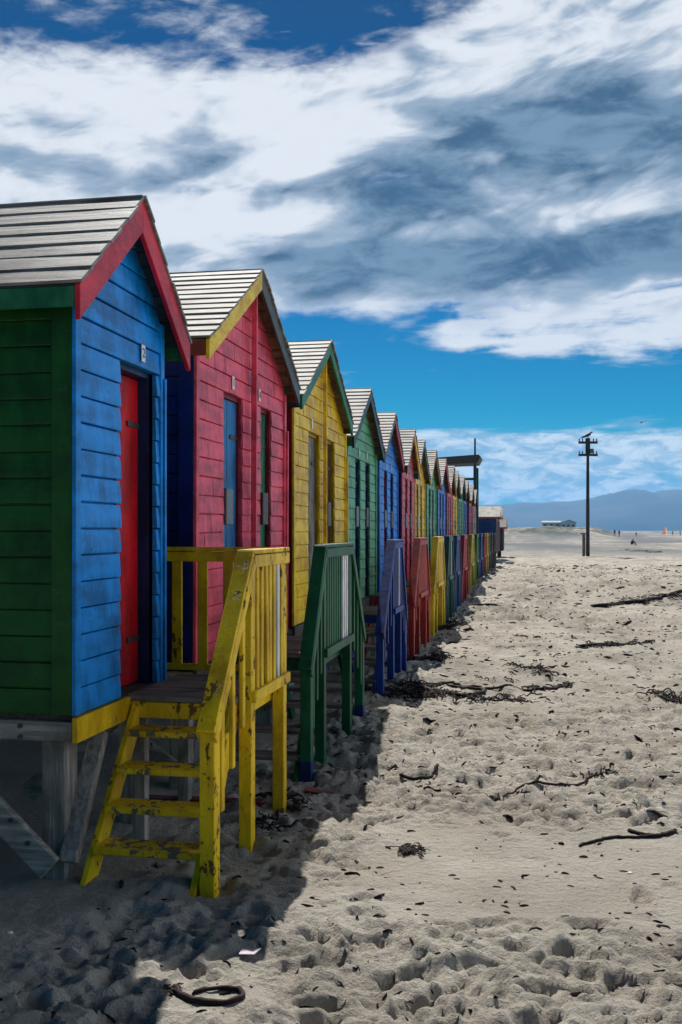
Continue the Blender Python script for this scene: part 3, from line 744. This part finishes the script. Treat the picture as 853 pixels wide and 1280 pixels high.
def make_person(px_, py_, hpx, pose, top, legc, label, face):
    o, J, R_, E, x, y, g = person(px_, py_, hpx, pose, top, legc, label, face)
    # grow the surface by hand: bmesh skin through evaluated modifier
    bpy.context.view_layer.objects.active = o; o.select_set(True)
    if not o.data.skin_vertices: bpy.ops.object.mode_set(mode='OBJECT')
    if not o.data.skin_vertices:
        with bpy.context.temp_override(object=o, active_object=o): bpy.ops.mesh.customdata_skin_add()
    for v, r in zip(o.data.skin_vertices[0].data, R_): v.radius = (r, r*.8); v.use_root = False
    o.data.skin_vertices[0].data[0].use_root = True
    sb = o.modifiers.new('sub', 'SUBSURF'); sb.levels = 1; sb.render_levels = 1
    dg = bpy.context.evaluated_depsgraph_get(); m2 = bpy.data.meshes.new_from_object(o.evaluated_get(dg))
    o.modifiers.clear(); o.data = m2
    m, nt, b, out = newmat('clothes_'+label.split()[0]); N = NT(nt)
    oc = N.n('ShaderNodeTexCoord').outputs['Object']; sp = N.n('ShaderNodeSeparateXYZ'); nt.links.new(oc, sp.inputs[0])
    zz = sp.outputs[2]; w0, w1 = (.95, 1.52) if pose == 'walk' else (.25, .68)
    c = N.mix(N.step(zz, w0-.01, w0+.01), legc, top); c = N.mix(N.step(zz, w1-.01, w1+.01), c, (.30,.17,.11)); c = N.mix(N.step(zz, w1+.13, w1+.16), c, (.02,.015,.01))
    nt.links.new(c, b.inputs['Base Color']); b.inputs['Roughness'].default_value = .8
    m2.materials.clear(); m2.materials.append(m)
    for p in m2.polygons: p.use_smooth = True
    o.select_set(False)
    tag(o, label, 'person', 'people out on the flat sand')
    return o
make_person(768.5, 669, 8.6, 'walk', (.03,.04,.05), (.02,.025,.03), 'dark-clothed person, left one of the pair walking on the far sand', 2.9)
make_person(774.2, 669, 8.4, 'walk', (.04,.04,.06), (.03,.03,.04), 'dark-clothed person, right one of the pair walking on the far sand', .3)
make_person(795.5, 667, 6.6, 'walk', (.05,.07,.08), (.03,.03,.04), 'lone dark figure on the far sand right of the walking pair', .6)
make_person(841, 667, 6.0, 'walk', (.03,.05,.06), (.03,.04,.05), 'small dark figure right of the pale sail', 2.2)
make_person(850.5, 667, 6.2, 'walk', (.06,.06,.06), (.03,.04,.05), 'small dark figure nearest the right edge of the beach view', 1.2)
make_person(789.5, 683, 17.0, 'sit', (.02,.02,.025), (.02,.02,.03), 'dark-clothed person sitting hunched on the sand right of the pole', -1.1)
# pale sail
def cloth(name, col):
    m, nt, b, out = newmat(name); b.inputs['Base Color'].default_value = col+(1,); b.inputs['Roughness'].default_value = .9
    tl = nt.nodes.new('ShaderNodeBsdfTranslucent'); tl.inputs[0].default_value = col+(1,); mx = nt.nodes.new('ShaderNodeMixShader'); mx.inputs[0].default_value = .6
    nt.links.new(b.outputs[0], mx.inputs[1]); nt.links.new(tl.outputs[0], mx.inputs[2]); nt.links.new(mx.outputs[0], out.inputs[0]); return m
d = 390; t = (832-426.5)/F; sx, sy = t*d*CT-d*ST, t*d*ST+d*CT; sg = gz(sx, sy)
r = thing('beach_sail', 'pale orange and white beach sail standing upright on the far sand', 'sail', (sx, sy, sg))
mb = MB(); mb.tube([(sx, sy, sg-.2), (sx, sy, sg+3.9)], .05, 6); mb.build('mast', plain('sail_mast', (.3,.28,.25)), r)
mb = MB(); mb.prism([(sx-.08, sy, sg+.5), (sx-1.3, sy-.1, sg+.45), (sx-.9, sy-.05, sg+1.9), (sx-.35, sy, sg+3.2), (sx-.08, sy, sg+3.8)], (0, .03, 0)); mb.build('sail_cloth', cloth('peach_cloth', (.9,.45,.32)), r)
mb = MB(); mb.prism([(sx+.08, sy, sg+.5), (sx+.8, sy-.1, sg+.45), (sx+.5, sy-.05, sg+2.4), (sx+.08, sy, sg+3.8)], (0, .03, 0)); mb.build('sail_cloth', cloth('white_cloth', (.9,.85,.8)), r)

# building on the dunes
def dune_house(pa, pb, yt, ye, Yd, label, gable):
    a = at(pa, Yd, ye); c = at(pb, Yd, ye); ridge = at(pa, Yd, yt)[2]
    base = CAMZ-.5
    r = thing('beach_house', label, 'house', ((a[0]+c[0])/2, Yd, base), 'white houses on the dunes')
    wm = plain('house_render', (.78,.78,.76), .8); rf = plain('house_roof', (.30,.31,.32), .7)
    x0, x1, ev = a[0], c[0], a[2]; dep = 8
    mb = MB()
    xm = (x0+x1)/2
    if gable: mb.prism([(x0, Yd, base-2), (x1, Yd, base-2), (x1, Yd, ev), (xm, Yd, ridge-.1), (x0, Yd, ev)], (0, dep, 0))
    else: mb.box((x0, Yd, base-2), (x1, Yd+dep, ev))
    mb.build('wall', wm, r)
    mb = MB()
    if gable: 
        mb.prism([(x0-.3, Yd-.4, ev-.05), (xm, Yd-.4, ridge), (x1+.3, Yd-.4, ev-.05), (x1+.3, Yd-.4, ev+.15), (xm, Yd-.4, ridge+.2), (x0-.3, Yd-.4, ev+.15)], (0, dep+.8, 0))
    else:
        mb.prism([(x0-.2, Yd-.4, ev+.002), (x0-.2, Yd+dep/2, ridge), (x0-.2, Yd+dep+.4, ev+.002)], (x1-x0+.4, 0, 0))
    mb.build('roof', rf, r)
    n = 3
    for k in range(n):
        xc = x0+(x1-x0)*(k+.5)/n; mb = MB(); mb.box((xc-.45, Yd-.06, ev-1.5), (xc+.45, Yd-.005, ev-.8)); mb.build('window', plain('house_glass', (.04,.05,.06), .15), r)
dune_house(678, 701, 651, 653, 430, 'long low white house on the dunes, left of its gabled neighbour', False)
dune_house(701.5, 720, 650, 653.5, 425, 'white gabled house on the dunes, right of the long low one', True)

# far hill and mountains
def ridge(name, label, pts, Yd, depth, amp, col, ncol=160):
    pxs = [p[0] for p in pts]; pys = [p[1] for p in pts]
    xa = at(pxs[0], Yd)[0]; xb_ = at(pxs[-1], Yd)[0]
    nr = 40; V = []; Fc = []
    tt = np.linspace(0, 1, ncol)
    gxp = xa+(xb_-xa)*tt
    # height profile as a function of world x
    kx = [at(p, Yd)[0] for p in pxs]; kz = [at(p, Yd, q)[2] for p, q in zip(pxs, pys)]
    hz = np.interp(gxp, kx, kz)
    J = np.linspace(0, 1, nr)
    GXm, GJ = np.meshgrid(gxp, J)
    prof = np.sin(np.clip(GJ, 0, 1)*math.pi)**.8
    gul = fbm(GXm/depth*9, GJ*5, 5, .55, True)
    Hm = hz[None, :]*prof*(1+ .22*gul*(1-np.exp(-((GJ-.5)/.12)**2))) + hz[None, :]*.03*fbm(GXm/depth*30, GJ*3, 3) - 6
    Ym = Yd + (GJ-.5)*depth
    for j in range(nr):
        for i in range(ncol): V.append((float(GXm[j,i]), float(Ym[j,i]), float(Hm[j,i])))
    for j in range(nr-1):
        for i in range(ncol-1): a = j*ncol+i; Fc.append((a, a+1, a+ncol+1, a+ncol))
    me_ = bpy.data.meshes.new(name); me_.from_pydata(V, [], Fc); me_.materials.append(plain(name+'_rock', col, .95))
    for p in me_.polygons: p.use_smooth = True
    o = bpy.data.objects.new(name, me_); COL.objects.link(o); o['kind'] = 'structure'; o['label'] = label
ridge('mountain', 'hazy blue mountain range across the bay', [(100,650),(400,640),(560,634),(600,633),(640,630),(680,629),(710,628),(738,622),(760,617),(777,612.5),(790,612),(803,613),(814,615.5),(824,612),(840,611),(856,613),(900,618),(960,622),(1100,630),(1300,640),(1600,655)],
      5200, 1800, .2, (.07,.085,.07))
ridge('hill', 'small dark hill beyond the dunes', [(640,663),(645,659),(650,656.5),(656,658.5),(664,663)], 1300, 80, .1, (.08,.085,.08), 30)

# ------------------------------------------------------------------ wrack on the sand
kelpm, nt, b, out = newmat('wet_kelp'); N = NT(nt); pos = N.n('ShaderNodeNewGeometry').outputs['Position']
kn = N.noise(pos, 30, 4, .6); nt.links.new(N.mix(kn, (.006,.003,.004), (.035,.018,.016)), b.inputs['Base Color']); b.inputs['Roughness'].default_value = .75; b.inputs['Specular IOR Level'].default_value = .2
nt.links.new(N.bump(kn, .6, .01), b.inputs['Normal'])
def lay(pts, r, lift=.6):
    return [(x, y, gz(x, y)+r*lift+dz) for (x, y, dz) in pts]
def strand(mb, pts, r0, r1, wob=.01, n=28, seg=7):
    P = [Vector((p[0], p[1], 0)) for p in pts]; out = []
    m = len(P)-1
    for i in range(n+1):
        f = i/n*m; k = min(int(f), m-1); t = f-k
        p0, p1, p2, p3 = P[max(k-1,0)], P[k], P[k+1], P[min(k+2,m)]
        q = .5*((2*p1)+(p2-p0)*t+(2*p0-5*p1+4*p2-p3)*t*t+(3*p1-p0-3*p2+p3)*t**3)
        out.append((q.x+random.gauss(0, wob), q.y+random.gauss(0, wob), 0))
    rr = [r0+(r1-r0)*i/n for i in range(n+1)]; rr = [r*random.uniform(.85, 1.15) for r in rr]; rr[0] *= .5; rr[-1] *= .4
    zs = [max(gz(x+a, y+b_) for a in (-.02, 0, .02) for b_ in (-.02, 0, .02)) for (x, y, _) in out]
    zs = [max(z, sum(zs[max(0, i-2):i+3])/len(zs[max(0, i-2):i+3])) for i, z in enumerate(zs)]
    mb.tube([(x, y, z+r*.6) for (x, y, _), r, z in zip(out, rr, zs)], rr, seg)
def blob(mb, x, y, r, n, h=.06):
    for _ in range(n):
        a = random.uniform(0, 6.28); L = r*random.uniform(.5, 1.3); sx_, sy_ = x+random.gauss(0, r*.4), y+random.gauss(0, r*.35)
        pts = []
        for i in range(7):
            f = i/6; a += random.gauss(0, .6)
            sx_ += math.cos(a)*L/6; sy_ += math.sin(a)*L/6
            pts.append((sx_, sy_, gz(sx_, sy_)+.01+math.sin(f*3.14)*random.uniform(.2, 1)*h))
        w = random.uniform(.003, .008)*(.6+.5*min(1.6, y/10))
        mb.tube(pts, [w*.5]+[w]*5+[w*.3], 5)
G_ = 'kelp washed up on the sand'
def kelp(label, pxpts, r0, r1, blobs=(), wob=.006, name='kelp'):
    mb = MB(); pts = [gp(*p) for p in pxpts]
    if len(pts) > 1: strand(mb, [(x, y, 0) for x, y in pts], r0, r1, wob)
    for (px_, py_, r, n) in blobs:
        x, y = gp(px_, py_); blob(mb, x, y, r, int(n*1.5), r*.22)
    c = pts[0] if pts else gp(*blobs[0][:2])
    o = mb.build(name, kelpm, None, smooth=True, loc=(c[0], c[1], gz(*c))); tag(o, label, 'seaweed', G_)
kelp('black kelp stalk curled into a loop on the near sand beside the shadow edge', [(216,1236),(224,1243),(238,1253),(262,1260),(288,1260),(303,1253),(300,1244),(280,1240),(255,1242),(240,1247)], .015, .009, [(217,1238,.035,16)], .003)
kelp('long thin kelp strand lying alone with a kinked end at the right', [(724,1061),(745,1055),(770,1051),(800,1051),(830,1049),(845,1045)], .009, .014, (), .004)
kelp('short thick kelp stump lying against the long thin strand', [(786,1043),(805,1048),(825,1049),(845,1043)], .013, .012, (), .003)
kelp('kelp strand with frayed upper end, crossing footprints right of centre', [(628,1000),(645,993),(670,990),(700,986),(728,980),(745,970)], .008, .011, [(745,969,.10,14),(615,998,.07,12)], .008)
kelp('small curled kelp loop on trampled sand near the green stairs', [(500,976),(520,979),(540,976),(547,970),(538,966),(522,967)], .016, .010, (), .003)
kelp('dark kelp clump half buried in the middle of the near sand', [], 0, 0, [(515,1066,.08,34)])
kelp('big tangled kelp heap at the foot of the navy stairs', [(520,864),(545,868),(575,873),(600,868),(606,862),(585,860),(560,858)], .03, .02, [(500,870,.28,46),(530,872,.22,36),(560,872,.22,20),(515,862,.2,24)], .02)
kelp('long kelp stem running out of the big heap towards open sand', [(540,860),(565,856),(590,862),(620,860),(640,859)], .022, .014, [(540,861,.14,14)], .02)
kelp('ragged kelp clump right of the big heap', [(655,862),(675,862),(695,858),(708,853)], .02, .014, [(704,856,.12,16),(672,861,.16,14)], .03)
kelp('flat bundle of kelp above the ragged clump', [], 0, 0, [(670,838,.22,16),(685,846,.18,12),(640,835,.16,6)])
kelp('scattered kelp fronds in front of the big heap', [], 0, 0, [(605,876,.22,18),(640,873,.2,14),(660,878,.12,6)])
kelp('kelp pile beside the foot of the red stairs', [(512,832),(530,829),(552,830)], .03, .02, [(520,828,.22,22),(545,824,.18,16),(485,832,.2,20)], .02)
kelp('kelp strip at the right edge of the picture', [], 0, 0, [(845,874,.2,24),(825,872,.18,14)])
kelp('long dark line of kelp across the middle distance at right', [(745,760),(780,758),(810,757),(853,752),(890,750)], .05, .04, [(840,755,.4,40),(800,757,.4,26),(760,759,.35,16)], .06)
kelp('kelp scatter between the open sand and the far kelp line', [(725,810),(760,808),(800,803)], .03, .02, [(798,803,.2,14),(760,808,.25,14),(735,811,.2,8)], .04)
kelp('thin pole-like kelp stem lying beyond the teal stairs', [(584,762),(600,760),(624,761)], .035, .03, [(623,762,.12,8)], .01)
kelp('kelp tangle by the base of the second yellow stairs', [], 0, 0, [(552,788,.35,22),(556,782,.35,18)])
kelp('dark kelp tangle under the handrail of the yellow stairs', [(352,985),(356,1000),(350,1015),(340,1030)], .016, .012, [(345,1000,.16,20),(330,1035,.12,14),(372,1010,.08,14)], .01)
kelp('low band of kelp left of the sitting person', [], 0, 0, [(800,690,.8,16),(815,691,.8,16),(785,689,.6,8)])
# countless crumbs of wrack and shell
mb = MB()
for k in range(4600):
    y = 3.4*math.exp(random.random()*math.log(16)); x = random.uniform(-2.2, .15*y+1.5)
    if y < 7 and random.random() < .5: continue
    s = random.uniform(.002, .009)*(1+y*.09)*(1 if random.random()<.9 else 2); a = random.uniform(0, 3.14); z = gz(x, y)
    L = s*random.uniform(1.2, 4.5); P_ = []
    qx, qy = x, y
    for q_ in range(4):
        P_.append((qx, qy, gz(qx, qy)+s*.25)); a += random.gauss(0, .5); qx += math.cos(a)*L*.5; qy += math.sin(a)*L*.35
    mb.tube(P_, [s*.25, s*.6, s*.5, s*.15], 5)
for (px_, py_, w) in ((660,820,.6),(650,775,.8),(755,790,1),(700,770,1.2),(640,850,.4),(720,745,1.5),(660,735,1.5),(800,730,2)):
    x, y = gp(px_, py_)
    for _ in range(5): blob(mb, x+random.gauss(0, w), y+random.gauss(0, w*.8), .12, 2, .03)
o = mb.build('seaweed_crumbs', kelpm, None); tag(o, 'dark crumbs of seaweed scattered over the sand', None, None, 'stuff')
shm = plain('shell_white', (.8,.82,.80), .35)
def shell(px_, py_, s, label, m=shm, cat='shell', name='shell'):
    x, y = gp(px_, py_); z = gz(x, y); mb = MB(); n = 9
    vs = [(x, y, z+s*.55)]
    for ring, (rr, zz) in enumerate(((.55, .45), (1, .02))):
        for k in range(n): a = 6.28*k/n; q_ = s*rr*(1+.12*math.sin(3*a)); vs.append((x+q_*math.cos(a), y+q_*.75*math.sin(a), z+s*zz))
    fs = [(0, 1+k, 1+(k+1) % n) for k in range(n)] + [(1+k, 1+n+k, 1+n+(k+1) % n, 1+(k+1) % n) for k in range(n)] + [tuple(range(1+n, 1+2*n))[::-1]]
    mb.add(vs, fs); o = mb.build(name, m, None, smooth=True, loc=(x, y, z)); tag(o, label, cat)
shell(12, 1167, .020, 'white shell on shaded sand at the far left')
shell(170, 1163, .016, 'pale blue-white shell in the shade in front of the yellow stairs')
shell(788, 1093, .020, 'bleached shell on smooth sand below the long kelp strand')
shell(500, 1157, .012, 'tiny dark mussel shell on the smooth sand', plain('mussel', (.02,.02,.05), .3))
shell(772, 1149, .014, 'small dark blue shell at lower right', plain('mussel', (.02,.02,.05), .3))
x, y = gp(312, 1197); z = gz(x, y); mb = MB()
mb.prism([(x-.045, y-.02, z+.012), (x+.03, y-.028, z+.02), (x+.05, y+.02, z+.03), (x, y+.03, z+.014), (x-.04, y+.02, z+.02)], (0, 0, .004))
o = mb.build('wrapper', plain('pinkish_film', (.75,.66,.72), .15), None, loc=(x, y, z)); tag(o, 'crumpled pinkish white wrapper lying above the kelp loop', 'wrapper')
for (pa, pb, m, lab) in (((382,992),(415,993),paint('plank_red', (.18,.02,.012), .7),'reddish plank lying in the sand behind the green stairs newel'),((150,1000),(330,1012),paint('plank_dark_red', (.10,.008,.01), .4),'dark red plank lying on the sand under the nearest hut')):
    a = gp(*pa); c = gp(*pb); mb = MB(); mb.beam((a[0], a[1], gz(*a)+.02), (c[0], c[1], gz(*c)+.025), .10, .03)
    o = mb.build('plank', m, None, .004, loc=(a[0], a[1], 0)); tag(o, lab, 'plank')

# ------------------------------------------------------------------ camera
cam = bpy.data.cameras.new('camera'); co_ = bpy.data.objects.new('camera', cam); COL.objects.link(co_)
cam.sensor_fit = 'VERTICAL'; cam.sensor_height = 36; cam.lens = 36*F/1280
cam.shift_y = 23/1280.0
cam.clip_start = .05; cam.clip_end = 40000
co_.location = (0, 0, CAMZ); co_.rotation_euler = (math.pi/2, 0, TH)
S.camera = co_

# ------------------------------------------------------------------ light
sv = Vector((-.255, .82, 1.0)).normalized()
sun = bpy.data.lights.new('sun', 'SUN'); sun.energy = 5.0; sun.angle = math.radians(.5); sun.color = (1, .965, .91)
so = bpy.data.objects.new('sun', sun); COL.objects.link(so); so.rotation_euler = sv.to_track_quat('Z', 'Y').to_euler(); so.location = (-5, 5, 20)
w = bpy.data.worlds.new('World'); S.world = w; w.use_nodes = True; nt = w.node_tree; nt.nodes.clear(); N = NT(nt)
out = nt.nodes.new('ShaderNodeOutputWorld'); bg = nt.nodes.new('ShaderNodeBackground'); nt.links.new(bg.outputs[0], out.inputs[0])
sky = nt.nodes.new('ShaderNodeTexSky'); sky.sky_type = 'NISHITA'; sky.sun_disc = False
sky.sun_elevation = math.asin(sv.z); sky.sun_rotation = math.atan2(sv.x, sv.y) % (2*math.pi)
sky.air_density = 1.0; sky.dust_density = .25; sky.ozone_density = 4.0
dirv = N.n('ShaderNodeTexCoord').outputs['Generated']
sp = N.n('ShaderNodeSeparateXYZ'); nt.links.new(dirv, sp.inputs[0])
x_, y_, z_ = sp.outputs
hyp = N.math('SQRT', N.math('ADD', N.math('MULTIPLY', x_, x_), N.math('MULTIPLY', y_, y_)))
Vv = N.math('DIVIDE', z_, N.math('MAXIMUM', hyp, .001))
A = N.math('ARCTAN2', x_, y_)
def comb(a, b_, c=0.0):
    x = N.n('ShaderNodeCombineXYZ'); N.val(x.inputs[0], a); N.val(x.inputs[1], b_); N.val(x.inputs[2], c); return x.outputs[0]
def mul(*a):
    r = a[0]
    for q_ in a[1:]: r = N.math('MULTIPLY', r, q_)
    return r
def add(*a):
    r = a[0]
    for q_ in a[1:]: r = N.math('ADD', r, q_)
    return r
def band(v, a, b_, c, d_): return mul(N.step(v, a, b_), N.math('SUBTRACT', 1.0, N.step(v, c, d_)))
sat = N.n('ShaderNodeHueSaturation'); nt.links.new(sky.outputs[0], sat.inputs['Color']); sat.inputs['Saturation'].default_value = 1.28; sat.inputs['Value'].default_value = 1.0
tr = N.n('ShaderNodeValToRGB'); nt.links.new(Vv, tr.inputs[0]); e = tr.color_ramp.elements
e[0].position = 0; e[0].color = (.22,.95,1.15,1); e[1].position = .12; e[1].color = (.014,.74,.92,1)
q_ = e.new(.25); q_.color = (.005,.54,.80,1); q_ = e.new(.46); q_.color = (.001,.33,.53,1); q_ = e.new(.8); q_.color = (.34,.33,.30,1)
skyc = N.mix(1.0, sat.outputs[0], tr.outputs[0], 'MULTIPLY')
# warp
wv = comb(mul(A, 3.2), mul(Vv, 8.0))
warp = N.noise(wv, 1.6, 3, .5)
V2 = add(Vv, mul(N.math('SUBTRACT', warp, .5), .06))
P1 = comb(add(mul(A, 4.0), mul(Vv, 1.2)), mul(Vv, 10.5), 3.7)
n1 = N.noise(P1, 1.5, 9, .58, .35)
P2 = comb(mul(A, 11.0), mul(Vv, 24.0), 8.1)
n2 = N.noise(P2, 1.3, 8, .6, .3)
P3 = comb(mul(A, 6.0), mul(Vv, 46.0), 1.3)
n3 = N.noise(P3, 1.2, 7, .55, .4)
P4 = comb(mul(A, 24.0), mul(Vv, 60.0), 5.3)
n4 = N.noise(P4, 1.2, 8, .6, .5)
# main bank
topedge = add(.468, mul(N.step(A, -.20, .05), .10))
m1 = mul(N.step(V2, .203, .242), N.math('SUBTRACT', 1.0, N.step(N.math('SUBTRACT', V2, topedge), -.035, .035)))
# broken sky high on the right and overhead
right = N.step(A, -.16, .02)
m1b = mul(N.step(V2, .43, .50), add(.22, mul(right, .33)))
n5 = N.noise(comb(add(mul(A, 26.0), mul(Vv, -30.0)), mul(Vv, 44.0), 2.2), 1.0, 6, .52, .6)
topfade = N.math('SUBTRACT', 1.0, N.step(Vv, .62, .95))
d1 = mul(N.step(add(mul(n1, .40), mul(n2, .36), mul(n5, .24), mul(N.math('MAXIMUM', m1, m1b), .36)), .585, .82), topfade)
# wisp right below the bank
m2 = mul(band(V2, .150, .185, .215, .245), N.step(A, -.13, -.05))
d2 = N.step(add(mul(n3, .5), mul(n2, .5), mul(m2, .34)), .66, .86)
# streaks and low strata
m3 = mul(band(Vv, .050, .062, .085, .118), N.step(A, -.30, -.02, .55, 1.0))
d3 = N.step(add(mul(n3, .8), mul(n2, .2), mul(m3, .36)), .62, .82)
m4 = band(Vv, .018, .034, .055, .070)
d4 = N.step(add(mul(n4, .6), mul(n3, .4), mul(m4, .36)), .64, .82)
low = N.math('MAXIMUM', N.math('MAXIMUM', mul(d2, .95), mul(d3, .9)), mul(d4, .9))
dens = N.math('MAXIMUM', d1, low)
# shading of the bank: grey undersides
g1 = mul(band(V2, .30, .355, .385, .425), N.step(A, -.40, -.05, .42, 1.0))
g2 = mul(band(V2, .215, .245, .275, .305), N.step(A, -.36, -.14, .3, 1.0))
sn = N.noise(comb(add(mul(A, 7.0), mul(Vv, -4.0)), mul(Vv, 15.0), 6.2), 1.2, 5, .48, .5)
thick = N.step(dens, .35, 1.0)
rim = band(N.math('SUBTRACT', V2, topedge), -.13, -.05, .05, .10)
shade = add(mul(N.math('MAXIMUM', g1, g2), .60), mul(N.math('SUBTRACT', sn, .5), 2.4), mul(N.math('SUBTRACT', n5, .5), .7), mul(rim, -.30), add(.20, mul(N.step(A, -.30, 0.0), .12)))
shade = mul(N.step(shade, .0, 1.0), add(.35, mul(thick, .65)))
shade = mul(shade, N.step(Vv, .18, .25))
white = (12.4, 13.0, 13.8); greyc = (.9, 1.9, 3.3)
cc = N.mix(N.step(shade, 0.0, .5), white, (5.6, 7.0, 8.8)); cc = N.mix(N.step(shade, .38, 1.0), cc, N.mix(N.step(n2, .35, .65), greyc, (3.0,4.7,6.6)))
lowc = N.mix(N.step(n4, .4, .62), (4.6,7.6,10.4), (12.0,13.4,14.6))
cc = N.mix(N.step(Vv, .10, .13), lowc, cc)
side_ = N.math('SUBTRACT', 1.0, N.step(N.math('ABSOLUTE', N.math('SUBTRACT', A, .45)), 1.35, 2.0))
dens = mul(dens, side_)
bright = add(1.0, mul(N.step(A, .22, .6), 1.9))  # clouds out of view at right boosted, an added fill for the hut fronts
tot = N.mix(dens, skyc, N.mix(1.0, cc, comb(bright, bright, bright), 'MULTIPLY'))
dim = N.step(Vv, .55, 1.1, 1.0, .5)
tot = N.mix(1.0, tot, comb(dim, dim, dim), 'MULTIPLY')
nt.links.new(tot, bg.inputs[0]); bg.inputs[1].default_value = .05

# ------------------------------------------------------------------ haze
HAZE = True
if HAZE:
    mb = MB(); mb.box((-5200, -300, -60), (4200, 6700, 225)); hz_ = mb.build('haze', None)
    m = bpy.data.materials.new('sea_haze'); m.use_nodes = True; n_ = m.node_tree; n_.nodes.clear()
    oo = n_.nodes.new('ShaderNodeOutputMaterial'); vv = n_.nodes.new('ShaderNodeVolumePrincipled'); n_.links.new(vv.outputs[0], oo.inputs['Volume'])
    vv.inputs['Color'].default_value = (.16,.50,1,1); vv.inputs['Density'].default_value = .00013; vv.inputs['Anisotropy'].default_value = .3
    hz_.data.materials.append(m); hz_['kind'] = 'stuff'; hz_['label'] = 'pale sea haze lying over the beach'
    if hasattr(m, 'cycles'): m.cycles.homogeneous_volume = True

vs_ = S.view_settings; vs_.view_transform = 'Standard'; vs_.look = 'None'; vs_.exposure = .35; vs_.gamma = 1; vs_.use_curve_mapping = False
S.cycles.max_bounces = 6; S.cycles.volume_bounces = 0; S.cycles.use_denoising = True
